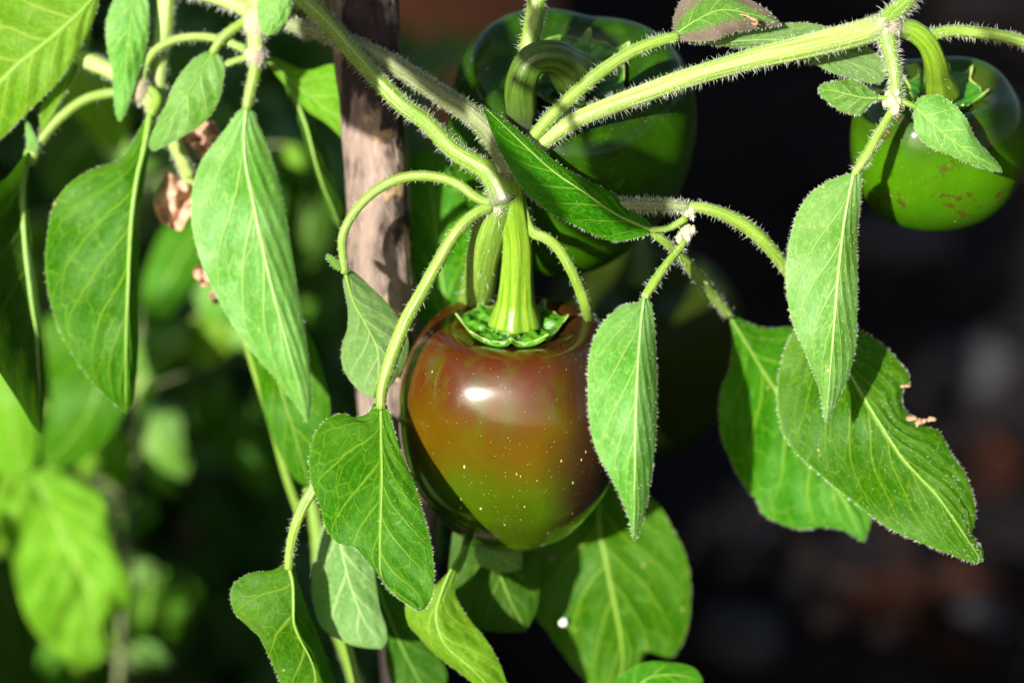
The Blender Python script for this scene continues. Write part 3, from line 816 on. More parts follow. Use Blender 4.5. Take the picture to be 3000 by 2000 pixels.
T('branch', [(1505, 520, 20), (1530, 400, 60), (1535, 250, 75), (1548, 140, 70), (1565, 60, 60), (1582, -60, 50)], [30, 27, 26, 26, 28, 30], 'stem', hairs=60, hl=18)
T('branch', [(1515, 520, 10), (1545, 465, 12), (1600, 412, 14), (1690, 352, 10), (1790, 310, 0), (1900, 270, -10), (2000, 234, -18), (2200, 175, -25), (2400, 128, -30), (2520, 98, -30), (2600, 72, -30)], [28, 23, 23, 25, 26, 27, 28, 31, 34, 36, 36], 'stem_pale', hairs=95, hl=18, ribs=4, rib=.09, tint=(0, 1.0), tint_len=.09, label='thick pale hairy branch rising to the right')
T('branch', [(2590, 85, -30), (2612, 45, -30), (2650, 10, -25), (2700, -60, -20)], [40, 26, 24, 24], 'stem', hairs=150, hl=20, tint=(.9, .4))
T('branch', [(2590, 80, -32), (2606, 140, -40), (2622, 220, -45), (2628, 300, -45)], [34, 22, 19, 20], 'stem', hairs=170, hl=18, tint=(.8, 0))
T('branch', [(1540, 540, 15), (1640, 585, 10), (1750, 600, -5), (1860, 600, -15), (1960, 602, -25), (2018, 606, -30)], [24, 20, 19, 20, 19, 15], 'stem_dull', hairs=150, hl=17, label='thin hairy branch passing under the upper leaf to the buds')
T('branch', [(730, 30, 300), (640, -5, 310), (520, -30, 330)], [26, 22, 20], 'stem_pale', hairs=90, hl=18)
T('branch', [(748, -40, 290), (752, 30, 295), (750, 110, 300), (748, 170, 300)], [26, 27, 25, 22], 'stem_pale', hairs=90, hl=18)
T('branch', [(492, -60, 430), (482, 80, 440), (470, 180, 450), (466, 270, 460), (500, 380, 480), (555, 520, 520), (610, 690, 640)], [30, 29, 25, 22, 22, 22, 20], 'stem_pale', hairs=60, hl=17)
T('branch', [(180, 150, 420), (260, 180, 415), (340, 215, 405), (405, 262, 400)], [28, 27, 26, 24], 'stem_pale', hairs=70, hl=17)
T('branch', [(405, 250, 400), (440, 300, 410), (500, 400, 440), (555, 515, 500)], [24, 24, 22, 20], 'stem_pale', hairs=60, hl=16)
T('branch', [(690, 900, 560), (740, 1060, 600), (795, 1230, 640), (838, 1390, 680), (880, 1510, 720)], [12, 13, 14, 14, 14], 'stem', hairs=0, label='thin pale stem hanging down behind the leaves')
T('branch', [(905, 1430, 740), (930, 1560, 760), (950, 1740, 800), (1010, 1900, 860), (1060, 2060, 900)], [20, 24, 25, 22, 20], 'stem', hairs=20, hl=12)

def knot(c, r, label=None, seed=0):
    nu_, nv_ = 20, 28
    a = np.linspace(0, math.pi, nu_)[:, None]; b = np.linspace(0, 2 * math.pi, nv_, endpoint=False)[None]
    x = np.sin(a) * np.cos(b); y = np.cos(a) + 0 * b; z = np.sin(a) * np.sin(b)
    rr = 1 + .2 * vnoise(x * 2 + seed, y * 2 + z * 1.3 + seed)
    cc = P(*c)
    V = cc + (x * rr * r[0])[..., None] * RIGHT * S + (y * rr * r[1])[..., None] * UP * S + (z * rr * r[2])[..., None] * FWD * S
    n = V.reshape(-1, 3)
    o = mesh('stem_node', n, grid_faces(nu_, nv_, True), M['knot'], plant, org=cc, label=label)
    m = 260
    i = rng.integers(0, len(n), m); d = unit(n[i] - cc)
    hair_mesh('hairs', n[i], unit(d + rng.normal(0, .3, (m, 3))), 14 * S * rng.uniform(.5, 1.1, m), 1.7 * S, M['hair'], o, org=cc)
M['knot'] = plain_mat('node_pale_purple', (.36, .38, .18), (.26, .20, .15), scale=160, rough=.6, bump=.4, bd=.001)
knot((1486, 520, 12), (46, 62, 42), 'swollen purplish node where the branches meet', 1)
knot((1462, 590, 12), (34, 46, 32), None, 2)
knot((2592, 80, -28), (46, 38, 40), None, 3)
knot((748, 60, 298), (40, 60, 36), None, 4)
knot((748, 165, 300), (34, 34, 32), None, 5)
knot((408, 262, 402), (34, 40, 32), None, 6)

def buds(c, n, spread, size, seed, label):
    r = np.random.default_rng(seed)
    nu_, nv_ = 8, 10
    a = np.linspace(0, math.pi, nu_)[:, None]; b = np.linspace(0, 2 * math.pi, nv_, endpoint=False)[None]
    B = np.stack([np.sin(a) * np.cos(b), np.sin(a) * np.sin(b), np.cos(a) + 0 * b], -1).reshape(-1, 3)
    first = None
    for i in range(n):
        o3 = r.uniform(-1, 1, 3); s = size * r.uniform(.6, 1.2)
        cc = P(c[0] + o3[0] * spread, c[1] + o3[1] * spread * .8, c[2] + o3[2] * spread * .6)
        V = cc + B * s * S * (1 + .25 * r.normal(size=(len(B), 1)) * .5) * np.array([1, 1, 1.3])
        o = mesh('flower_bud', V, grid_faces(nu_, nv_, True), M['bud'], plant, org=cc, label=label if i == 0 else None)
        m = 40; k = r.integers(0, len(V), m); d = unit(V[k] - cc)
        hair_mesh('hairs', V[k], unit(d + rng.normal(0, .35, (m, 3))), 10 * S * rng.uniform(.5, 1, m), 1.6 * S, M['hair'], o, org=cc)
buds((2622, 296, -52), 12, 34, 13, 1, 'cream flower buds in a cluster above the right pepper')
buds((2008, 690, -45), 9, 22, 11, 2, 'cream flower buds in a cluster right of the upper leaf')
buds((2015, 620, -35), 5, 20, 9, 3, None)

# ---- leaves of the centre and the right
LF = dict(parent=plant)
leaf([(1906, 674), (1875, 661), (1804, 628), (1714, 565), (1625, 505), (1535, 425), (1465, 358), (1411, 308)],
     [(1890, 692), (1871, 696), (1804, 707), (1759, 696), (1696, 666), (1634, 635), (1580, 599), (1536, 558), (1504, 512), (1473, 458), (1446, 400), (1429, 355)],
     [(1900, 655), (1848, 612), (1795, 566), (1723, 530), (1661, 496), (1594, 446), (1527, 388), (1469, 343)],
     [-25, -75, -110], -60, 30, 'leaf', parent=plant, nv=9, edge_hairs=26, surf_hairs=120, hl=10, rib=5, label='pointed leaf lying across the upper green pepper',
     petiole=[(2010, 640, -35), (1960, 668, -32), (1906, 674, -26)], pr=(11, 9), phl=12, wave=4)
leaf([(1888, 868), (1878, 950), (1872, 1030), (1866, 1150), (1862, 1300), (1860, 1420), (1856, 1584)],
     [(1868, 884), (1826, 894), (1781, 927), (1750, 971), (1732, 1016), (1723, 1074), (1722, 1141), (1725, 1208), (1737, 1288), (1757, 1340), (1788, 1395), (1815, 1450), (1842, 1518), (1850, 1566)],
     [(1903, 880), (1912, 905), (1918, 962), (1924, 1096), (1924, 1230), (1916, 1330), (1909, 1390), (1898, 1456), (1886, 1514), (1869, 1566)],
     [-120, -250, -190], 10, 70, 'leaf_pale', parent=plant, nv=8, edge_hairs=34, surf_hairs=260, hl=10, rib=5, ribmat='rib_pale', label='narrow pale green leaf hanging over the right side of the ripening pepper',
     petiole=[(2006, 706, -42), (1992, 728, -50), (1958, 768, -75), (1916, 828, -105), (1888, 872, -120)], pr=(10, 12, 13, 15, 12), ph=45, phl=13, wave=5, slope=.45)
leaf([(2502, 505), (2488, 570), (2474, 650), (2462, 750), (2453, 850), (2445, 950), (2435, 1060), (2420, 1243)],
     [(2484, 510), (2424, 532), (2370, 571), (2336, 625), (2315, 696), (2304, 770), (2304, 851), (2317, 927), (2344, 998), (2379, 1079), (2402, 1145), (2413, 1220)],
     [(2520, 512), (2522, 580), (2514, 650), (2511, 739), (2512, 840), (2511, 920), (2507, 1010), (2491, 1087), (2460, 1160), (2430, 1230)],
     [-60, -110, -70], 25, 50, 'leaf_pale', parent=plant, nv=8, edge_hairs=34, surf_hairs=320, hl=10, rib=5.5, ribmat='rib_pale', label='pointed pale leaf hanging in front of the bitten leaf',
     petiole=[(2616, 322, -50), (2596, 356, -52), (2568, 404, -56), (2540, 455, -60), (2502, 512, -62)], pr=(12, 13, 15, 16, 10), ph=70, phl=15, wave=5, slope=.45)
leaf([(2400, 925), (2450, 1020), (2491, 1096), (2536, 1172), (2580, 1244), (2647, 1345), (2696, 1398), (2750, 1456), (2803, 1532), (2877, 1644)],
     [(2350, 940), (2318, 985), (2292, 1050), (2279, 1119), (2284, 1230), (2312, 1300), (2402, 1389), (2470, 1445), (2536, 1496), (2603, 1546), (2714, 1595), (2804, 1630), (2850, 1648)],
     [(2450, 925), (2513, 962), (2558, 989), (2603, 1025), (2638, 1065), (2661, 1096), (2664, 1122), (2650, 1134), (2642, 1160), (2649, 1199), (2672, 1222), (2714, 1248), (2750, 1262), (2777, 1311), (2799, 1346), (2825, 1380), (2848, 1443), (2859, 1514), (2850, 1548), (2846, 1556), (2858, 1580), (2880, 1614), (2880, 1636)],
     [215, 150, 60], 35, 60, 'leaf', parent=plant, nv=10, edge_hairs=30, surf_hairs=1300, hl=11, rib=6, label='broad leaf with a piece bitten out of its right margin', slope=.5, quilt=5,
     petiole=[(2022, 606, -30), (2066, 610, -40), (2168, 650, -20), (2245, 714, 20), (2305, 790, 90), (2350, 860, 160), (2405, 935, 215)], pr=(15, 18, 21, 20, 19, 18, 14), pmat='petiole', ph=45, phl=15, nu=120, nw=18, wave=9)
leaf([(2132, 915), (2223, 1065), (2330, 1230), (2440, 1400), (2530, 1588)],
     [(2140, 950), (2147, 1000), (2136, 1080), (2112, 1141), (2107, 1230), (2120, 1300), (2138, 1340), (2156, 1380), (2192, 1438), (2216, 1462), (2232, 1501), (2286, 1532), (2348, 1550), (2402, 1543), (2469, 1552), (2504, 1572)],
     [(2150, 922), (2192, 945), (2250, 962), (2326, 962), (2400, 1040), (2470, 1180), (2530, 1350), (2553, 1500), (2545, 1550)],
     [400, 560, 520], 20, 30, 'leaf', parent=plant, nv=8, edge_hairs=16, surf_hairs=400, hl=9, rib=6, label='wavy leaf half hidden behind the bitten leaf',
     petiole=[(1905, 676, -15), (1952, 710, 20), (2000, 755, 100), (2045, 811, 190), (2090, 866, 290), (2135, 920, 378)], pr=(13, 15, 17, 18, 18, 16), ph=40, phl=14, nu=100, quilt=5, wave=14)
leaf([(1116, 1186), (1117, 1280), (1120, 1400), (1117, 1500), (1114, 1600), (1118, 1690), (1160, 1745), (1226, 1789)],
     [(1104, 1186), (1096, 1178), (1083, 1204), (1045, 1221), (1003, 1211), (960, 1226), (924, 1268), (906, 1340), (911, 1412), (935, 1475), (957, 1550), (993, 1592), (1029, 1595), (1073, 1639), (1104, 1680), (1127, 1715), (1152, 1741), (1171, 1733), (1186, 1764)],
     [(1132, 1186), (1140, 1208), (1156, 1266), (1174, 1320), (1203, 1389), (1225, 1452), (1243, 1514), (1265, 1604), (1272, 1679), (1266, 1745), (1245, 1782)],
     [20, -130, -190], 20, 20, 'leaf', parent=plant, nv=8, edge_hairs=22, surf_hairs=420, hl=9, rib=5.5, label='heart shaped leaf hanging left of the ripening pepper', slope=.36, quilt=4.5,
     petiole=[(1440, 606, 0), (1415, 614, -4), (1379, 636, -8), (1344, 672, -8), (1313, 717, -4), (1268, 797, 0), (1232, 864, 2), (1196, 927, 4), (1165, 998, 4), (1136, 1080, 2), (1118, 1150, 0), (1116, 1196, 0)], pr=(15, 17, 18, 18, 19, 20, 20, 18, 14), ph=30, phl=14, nu=110, nw=17, wave=9)
leaf([(1010, 790), (1035, 880), (1072, 950), (1106, 1020), (1110, 1090), (1092, 1168)],
     [(1006, 830), (1018, 900), (1018, 960), (1003, 1010), (1003, 1070), (1030, 1120), (1075, 1160)],
     [(1030, 792), (1089, 842), (1140, 895), (1196, 998), (1178, 1080), (1125, 1150)],
     [110, 150, 130], 30, 60, 'leaf_under', parent=plant, nv=7, edge_hairs=8, hl=8, rib=5, label='folded olive leaf between the stake and the long petiole',
     petiole=[(1440, 600, 5), (1388, 574, 10), (1357, 549, 14), (1313, 527, 22), (1246, 515, 40), (1179, 521, 60), (1112, 551, 75), (1058, 597, 85), (1022, 647, 92), (1002, 700, 98), (1004, 745, 104), (1010, 800, 110)], pr=(14, 15, 15, 15, 14, 13, 12), ph=22, phl=12)
leaf([(1000, 792), (975, 768), (955, 744)], [(985, 790), (962, 765)], [(998, 775), (975, 752)], [95, 95, 95], 2, 2, 'leaf_pale', parent=plant, nv=3, rib=0, edge_hairs=30, hl=8, nu=16, nw=4, wave=0)
leaf([(2576, 287), (2540, 288), (2500, 280), (2450, 268), (2395, 259)],
     [(2572, 280), (2552, 268), (2527, 246), (2491, 234), (2446, 239), (2410, 248)],
     [(2570, 295), (2551, 306), (2522, 335), (2482, 333), (2437, 308), (2405, 280)],
     [-52, -70, -60], 10, 12, 'leaf_pale', parent=plant, nv=5, edge_hairs=50, surf_hairs=160, hl=9, rib=3.5, label='small leaf pointing left from the bud cluster', petiole=[(2620, 292, -50), (2598, 288, -54), (2574, 287, -54)], pr=(8, 7), phl=10, nu=44)
leaf([(2680, 312), (2750, 378), (2830, 440), (2938, 502)],
     [(2684, 296), (2700, 284), (2750, 280), (2795, 308), (2830, 348), (2857, 402), (2893, 446), (2924, 478)],
     [(2676, 325), (2677, 345), (2682, 384), (2714, 424), (2781, 455), (2848, 482), (2912, 503)],
     [-50, -85, -60], 15, 12, 'leaf_pale', parent=plant, nv=6, edge_hairs=26, surf_hairs=160, hl=8, rib=4, label='small pointed leaf resting over the right green pepper', petiole=[(2632, 292, -48), (2660, 304, -52), (2682, 314, -50)], pr=(9, 8), phl=10, nu=60)
leaf([(1757, 1330), (1757, 1563), (1770, 1612), (1788, 1702), (1806, 1791), (1820, 1871), (1826, 1935), (1800, 2060)],
     [(1690, 1350), (1600, 1410), (1530, 1500), (1507, 1599), (1516, 1679), (1529, 1729), (1565, 1800), (1605, 1849), (1645, 1907), (1690, 1965), (1740, 2020), (1780, 2055)],
     [(1830, 1360), (1904, 1452), (1936, 1487), (1971, 1550), (2003, 1612), (2018, 1670), (2023, 1746), (2018, 1813), (2003, 1871), (1980, 1912), (1958, 1925), (1931, 1916), (1904, 1904), (1884, 1921), (1878, 1938), (1846, 1965), (1815, 2000)],
     [780, 740, 760], 20, 30, 'leaf', parent=plant, nv=8, edge_hairs=10, hl=9, rib=6, label='broad leaf below the ripening pepper, partly in its shadow', nu=110, slope=.4, quilt=6,
     petiole=[(1520, 560, 30), (1558, 677, 60), (1603, 699, 62), (1634, 726, 70), (1670, 784, 90), (1696, 842, 130), (1719, 909, 190), (1738, 1000, 460), (1755, 1160, 680), (1757, 1340, 782)], pr=(16, 17, 17, 17, 17, 15, 12), ph=22, phl=12, wave=14)
leaf([(1840, 2060), (1890, 1990), (1960, 1975), (2060, 1990)], [(1810, 1996), (1846, 1956), (1891, 1938), (1980, 1940), (2038, 1958)], [(1860, 2080), (1950, 2050), (2050, 2040)],
     [400, 380, 400], 10, 10, 'leaf', parent=plant, nv=5, rib=4, label='tip of a leaf cut by the bottom edge', nu=40)
leaf([(1362, 1603), (1323, 1666), (1296, 1729), (1278, 1800), (1300, 1880), (1390, 1965), (1495, 2070)],
     [(1352, 1612), (1340, 1640), (1296, 1693), (1258, 1725), (1190, 1770), (1196, 1827), (1225, 1862), (1270, 1912), (1359, 1979), (1450, 2050)],
     [(1370, 1615), (1360, 1650), (1338, 1693), (1333, 1737), (1354, 1782), (1386, 1827), (1426, 1876), (1462, 1938), (1484, 2000), (1495, 2040)],
     [260, 210, 240], 45, 40, 'leaf_fresh', parent=plant, nv=6, rib=6, edge_hairs=6, hl=8, label='bright green leaf with pale midrib at the bottom centre', petiole=[(1300, 1380, 860), (1350, 1470, 700), (1372, 1550, 420), (1362, 1608, 262)], pr=(12, 13, 12), ph=0, wave=12)
leaf([(1090, 1670), (1130, 1780), (1180, 1900), (1270, 2070)], [(1070, 1710), (1085, 1780), (1125, 1850), (1132, 1950), (1180, 2060)], [(1150, 1700), (1200, 1760), (1250, 1860), (1310, 1980)],
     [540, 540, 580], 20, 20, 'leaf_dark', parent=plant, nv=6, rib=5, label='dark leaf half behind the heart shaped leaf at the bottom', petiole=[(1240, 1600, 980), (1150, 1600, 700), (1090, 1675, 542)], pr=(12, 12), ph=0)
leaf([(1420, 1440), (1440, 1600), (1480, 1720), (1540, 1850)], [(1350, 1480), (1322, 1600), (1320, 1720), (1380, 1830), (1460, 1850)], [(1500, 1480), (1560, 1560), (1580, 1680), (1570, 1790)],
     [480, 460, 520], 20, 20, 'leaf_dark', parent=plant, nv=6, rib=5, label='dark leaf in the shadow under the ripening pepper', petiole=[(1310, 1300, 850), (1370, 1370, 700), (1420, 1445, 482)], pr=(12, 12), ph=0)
leaf([(1395, 1560), (1440, 1610), (1490, 1645), (1530, 1665)], [(1390, 1600), (1400, 1650), (1450, 1672), (1500, 1676)], [(1440, 1560), (1510, 1580), (1530, 1620)],
     [420, 400, 420], 5, 5, 'leaf_pale', parent=plant, nv=4, rib=3, nu=30, petiole=[(1400, 1450, 480), (1390, 1510, 440), (1395, 1562, 420)], pr=(7, 7), ph=0)  # pale leaf stands in for the sunlit patch on the dark leaf
leaf([(990, 1500), (1000, 1600), (1030, 1720), (1070, 1820), (1118, 1900)], [(950, 1530), (928, 1600), (912, 1702), (920, 1780), (945, 1840), (1024, 1886), (1080, 1898)], [(1040, 1540), (1090, 1620), (1100, 1700), (1113, 1782), (1131, 1836), (1132, 1880)],
     [320, 290, 330], 20, 20, 'leaf_under', parent=plant, nv=5, rib=5, ribmat='rib_pale', label='pale underside of a blurred leaf under the heart shaped leaf', petiole=[(1230, 1600, 980), (1080, 1480, 560), (990, 1500, 325)], pr=(12, 12), ph=0)
leaf([(846, 1660), (857, 1702), (860, 1769), (862, 1827), (879, 1871), (904, 1916), (921, 1961), (930, 2080)],
     [(832, 1655), (796, 1670), (747, 1675), (712, 1688), (683, 1711), (674, 1746), (689, 1796), (729, 1836), (761, 1867), (783, 1912), (805, 1961), (822, 2000), (850, 2070)],
     [(866, 1672), (872, 1700), (888, 1745), (912, 1813), (939, 1880), (966, 1947), (982, 2010), (980, 2070)],
     [140, 120, 190], 10, 110, 'leaf', parent=plant, nv=6, rib=6, edge_hairs=12, hl=8, label='folded leaf drooping at the lower left', petiole=[(1240, 1200, 760), (1120, 1230, 420), (1010, 1290, 200), (960, 1345, 120), (921, 1425, 100), (890, 1479, 105), (863, 1550, 115), (849, 1620, 130), (846, 1665, 140)], pr=(12, 13, 14, 16, 18, 18, 16, 14), ph=24, phl=13, wave=14)
T('branch', [(1015, 1860, 420), (1035, 1940, 430), (1062, 2060, 440)], [11, 11, 12], 'petiole', hairs=0)
# curled leaf at the top edge, built in two halves
leaf([(1975, 103), (2040, 60), (2110, 30), (2190, 40), (2292, 72)], [(1972, 60), (1985, 20), (2020, -30), (2100, -45), (2179, -10), (2240, 25)], [(1990, 118), (2050, 122), (2100, 118), (2150, 96), (2230, 84)],
     [-10, -40, 10], 20, 10, 'leaf_dry', parent=plant, nv=6, edge_hairs=20, surf_hairs=320, hl=11, rib=3, label='curled half withered leaf at the top edge', petiole=[(1530, 500, 10), (1556, 415, 4), (1603, 355, 0), (1670, 288, -6), (1759, 212, -12), (1848, 154, -16), (1937, 118, -14), (1985, 108, -10)], pr=(16, 19, 20, 20, 19, 18, 16), ph=60, phl=17, wave=8, nu=60)
leaf([(1978, 116), (2090, 127), (2200, 118), (2330, 120), (2440, 160), (2520, 200), (2585, 240)], [(2000, 122), (2090, 134), (2230, 148), (2340, 175), (2400, 196), (2440, 215), (2500, 232), (2560, 246)], [(2000, 110), (2088, 116), (2114, 95), (2200, 78), (2300, 70), (2370, 68), (2450, 88), (2560, 150), (2600, 200)],
     [0, 60, 90], 15, 10, 'leaf_under', parent=plant, nv=8, edge_hairs=22, surf_hairs=420, hl=11, rib=4, label='lower half of the curled leaf, running behind the pale branch', wave=8)
T('petiole', [(2660, 95, -10), (2723, 103, 10), (2780, 92, 20), (2826, 92, 25), (2915, 103, 25), (3000, 124, 20), (3120, 170, 15)], [17, 18, 18, 18, 18, 18], 'petiole', hairs=70, hl=15)

# ---- leafy twig added left of view, its leaves aimed to shade stake, leaf and peppers
def to_pic(p):
    v = np.asarray(p) - CAMP; dep = v @ FWD
    return (1500 + (v @ RIGHT) / dep * DP, 1000 - (v @ UP) / dep * DP, (dep - DIST) / S)
def shade_leaf(mid, L, Rr, ds, T_, mat='leaf', wave=10):  # added leaf, moved towards the sun from where its shadow should fall
    f = lambda q: to_pic(P(q[0], q[1], ds) - light_dir * T_)
    m = [f(q) for q in mid]; l = [f(q) for q in L]; r = [f(q) for q in Rr]
    d = [m[0][2], m[len(m) // 2][2], m[-1][2]]
    leaf([q[:2] for q in m], [q[:2] for q in l], [q[:2] for q in r], d, 10, 10, mat, parent=plant, nv=8, wave=wave, rib=5, nu=50,
         petiole=[(m[0][0] - 260, m[0][1] - 330, m[0][2] + 30), (m[0][0] - 110, m[0][1] - 200, m[0][2] - 20), m[0]], pr=(14, 12, 10), ph=0)
shade_leaf([(1010, -60), (1050, 120), (1080, 260), (1120, 420)], [(930, 40), (930, 180), (980, 340)], [(1100, -60), (1190, 90), (1230, 240), (1200, 380)], 300, .27)
shade_leaf([(1600, 40), (1660, 120), (1710, 190), (1770, 270)], [(1590, 100), (1620, 190), (1690, 250)], [(1670, 40), (1750, 110), (1780, 200)], 130, .30)
shade_leaf([(1760, 440), (1850, 520), (1930, 600), (2030, 680)], [(1760, 520), (1830, 620), (1930, 690)], [(1840, 420), (1960, 490), (2030, 590)], 130, .32)
shade_leaf([(1400, 40), (1430, 120), (1450, 210), (1450, 300)], [(1350, 90), (1370, 180), (1400, 260)], [(1460, 60), (1500, 140), (1500, 240)], 220, .30)
shade_leaf([(1080, 90), (1180, 180), (1290, 270), (1390, 350)], [(1110, 160), (1210, 240), (1310, 310)], [(1140, 90), (1260, 180), (1370, 280)], 60, .29)
shade_leaf([(1420, 360), (1510, 480), (1600, 590), (1700, 720)], [(1400, 450), (1490, 580), (1600, 700)], [(1485, 408), (1560, 478), (1616, 540), (1690, 640)], -75, .29)
shade_leaf([(2940, 130), (3000, 260), (3030, 400), (3050, 560)], [(2890, 200), (2930, 330), (2960, 470)], [(3020, 140), (3100, 270), (3120, 420)], 200, .56)
T('branch', [to_pic((-.36, -.16, .98)), to_pic((-.24, -.24, .84)), to_pic((-.16, -.22, .78)), to_pic((-.11, -.16, .74))], [26, 22, 18, 14], 'stem', hairs=0, n=60)  # branch of the added twig, also out of view

# ---- leaves of the left side
leaf([(300, -60), (268, 0), (160, 105), (60, 185), (0, 243), (-160, 420)], [(150, -120), (0, -80), (-120, 0), (-190, 160), (-190, 320)], [(290, 0), (272, 67), (244, 120), (214, 179), (170, 240), (107, 304), (50, 360), (0, 408), (-80, 440)],
     [360, 330, 380], 20, 10, 'leaf_fresh', parent=plant, nv=9, edge_hairs=16, rib=7, ribmat='rib', label='large bright leaf cut by the top left corner', slope=.2, quilt=6, nu=100)
leaf([(255, 70), (232, 150), (180, 280), (119, 402)], [(238, 90), (215, 160), (160, 255), (120, 312), (116, 370)], [(268, 90), (232, 190), (184, 290), (124, 400)],
     [400, 400, 400], 5, 10, 'leaf_fresh', parent=plant, nv=6, rib=4, edge_hairs=20, label='narrow folded leaf tucked behind the corner leaf')
leaf([(74, 342), (90, 390), (111, 441)], [(74, 360), (76, 400), (86, 443)], [(84, 360), (102, 395), (113, 430)], [380, 385, 390], 3, 3, 'leaf_pale', parent=plant, nv=4, rib=0, edge_hairs=20, nu=20, nw=5, wave=0)
leaf([(85, 440), (66, 540), (72, 700), (88, 850), (108, 1000), (120, 1270)], [(60, 470), (20, 520), (-40, 560), (-120, 700), (-100, 900), (-20, 1060), (50, 1170), (112, 1268)], [(88, 470), (82, 560), (92, 700), (108, 850), (126, 1000), (128, 1150), (124, 1262)],
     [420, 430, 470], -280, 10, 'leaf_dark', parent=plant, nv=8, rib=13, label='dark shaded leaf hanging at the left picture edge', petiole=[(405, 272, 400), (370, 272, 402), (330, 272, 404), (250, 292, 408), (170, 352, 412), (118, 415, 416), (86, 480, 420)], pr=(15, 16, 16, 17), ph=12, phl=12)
leaf([(400, -30), (385, 60), (374, 150), (361, 250), (350, 357)], [(360, -25), (335, 0), (312, 60), (312, 130), (328, 210), (334, 290), (342, 345)], [(425, -20), (436, 60), (427, 150), (404, 220), (380, 300), (358, 352)],
     [380, 340, 370], 15, 15, 'leaf_pale', parent=plant, nv=7, rib=4, edge_hairs=18, hl=9, label='slim pale leaf pointing down at the top left', wave=6)
leaf([(840, -60), (822, 0), (800, 60), (786, 106)], [(775, -50), (757, 0), (755, 60), (770, 98)], [(880, -50), (862, 0), (845, 50), (805, 100)], [240, 230, 240], 10, 10, 'leaf_pale', parent=plant, nv=5, rib=3, edge_hairs=14, hl=9, label='short blunt leaf in front of the upper left node', nu=40)
leaf([(625, 152), (590, 210), (545, 282), (500, 350), (441, 438)], [(605, 152), (560, 180), (509, 248), (487, 304), (455, 368), (437, 420)], [(640, 158), (656, 190), (654, 240), (636, 306), (600, 358), (549, 393), (495, 424), (452, 442)],
     [300, 260, 300], 12, 12, 'leaf_pale', parent=plant, nv=6, rib=4, edge_hairs=14, hl=9, label='small oval leaf pointing down left at the upper left', petiole=[(738, 50, 295), (700, 75, 290), (655, 108, 290), (622, 156, 298)], pr=(15, 15, 13), ph=20, phl=12, pmat='petiole', wave=5)
T('petiole', [(418, 262, 400), (424, 205, 395), (452, 152, 380), (505, 120, 360), (575, 108, 340), (645, 116, 320), (720, 145, 305)], [13, 14, 14, 14, 14, 14], 'petiole', hairs=30, hl=13)
T('petiole', [(650, 195, 310), (690, 178, 305), (735, 165, 300)], [11, 11, 12], 'petiole', hairs=30, hl=13)
leaf([(440, 330), (425, 420), (402, 520), (388, 620), (380, 740), (375, 870), (370, 1000), (368, 1210)],
     [(425, 350), (392, 410), (358, 464), (320, 480), (280, 492), (200, 540), (155, 605), (140, 680), (132, 760), (140, 850), (160, 930), (190, 1000), (240, 1080), (300, 1150), (345, 1190)],
     [(448, 370), (438, 440), (422, 540), (410, 640), (407, 740), (406, 860), (405, 1000), (400, 1100), (385, 1195)],
     [380, 330, 400], 25, 70, 'leaf', parent=plant, nv=9, rib=11, ribmat='rib', edge_hairs=14, hl=9, label='large green leaf folded along its midrib at the left', petiole=[(410, 275, 402), (440, 262, 398), (462, 290, 390), (440, 335, 380)], pr=(14, 15, 17), ph=10, phl=11, nu=110, quilt=7, slope=.4, wave=10)
leaf([(722, 312), (715, 400), (720, 480), (740, 580), (765, 700), (800, 850), (840, 1000), (880, 1150), (903, 1238)],
     [(700, 325), (672, 362), (640, 405), (590, 470), (565, 550), (560, 640), (580, 740), (620, 840), (680, 950), (750, 1045), (820, 1125), (872, 1195), (896, 1234)],
     [(742, 325), (755, 360), (780, 420), (812, 520), (836, 620), (852, 720), (872, 850), (890, 950), (905, 1060), (912, 1160)],
     [300, 280, 330], 10, 60, 'leaf_pale', parent=plant, nv=7, rib=6, ribmat='rib_pale', edge_hairs=10, hl=9, label='long pale green leaf hanging left of the stake', petiole=[(750, 165, 300), (746, 215, 300), (733, 270, 300), (722, 320, 300)], pr=(20, 19, 18, 14), ph=30, phl=14, nu=110, slope=.5, wave=7)
leaf([(720, 900), (770, 1000), (815, 1120), (860, 1260), (905, 1425)], [(700, 930), (725, 1010), (750, 1090), (781, 1230), (815, 1320), (872, 1410)], [(800, 900), (870, 930), (920, 1010), (948, 1096), (966, 1186), (960, 1300), (930, 1390)],
     [560, 520, 540], 20, 20, 'leaf', parent=plant, nv=6, rib=4, label='blurred bluish leaf directly behind the long pale leaf', petiole=[(600, 700, 640), (650, 800, 600), (720, 905, 562)], pr=(12, 12), ph=0)
leaf([(776, 168), (840, 225), (900, 275), (985, 345), (1060, 440)], [(790, 195), (845, 262), (900, 325), (960, 365), (1020, 420)], [(800, 168), (850, 190), (905, 206), (980, 190), (1050, 260), (1075, 350)],
     [470, 520, 560], 10, 10, 'leaf_fresh', parent=plant, nv=6, rib=7, label='yellow green leaf passing behind the stake at the top', petiole=[(750, 160, 310), (765, 162, 380), (778, 170, 470)], pr=(12, 12), ph=0)
leaf([(828, 215), (870, 300), (900, 380), (918, 450), (945, 540), (998, 668)], [(830, 240), (858, 310), (885, 390), (905, 470), (935, 560), (985, 660)], [(845, 240), (905, 320), (945, 420), (985, 540), (1005, 620)],
     [520, 540, 580], 10, 60, 'leaf_dark', parent=plant, nv=7, rib=9, label='dark edge-on leaf left of the stake', ribmat='rib', petiole=[(780, 175, 470), (800, 190, 490), (828, 218, 520)], pr=(9, 9), ph=0)
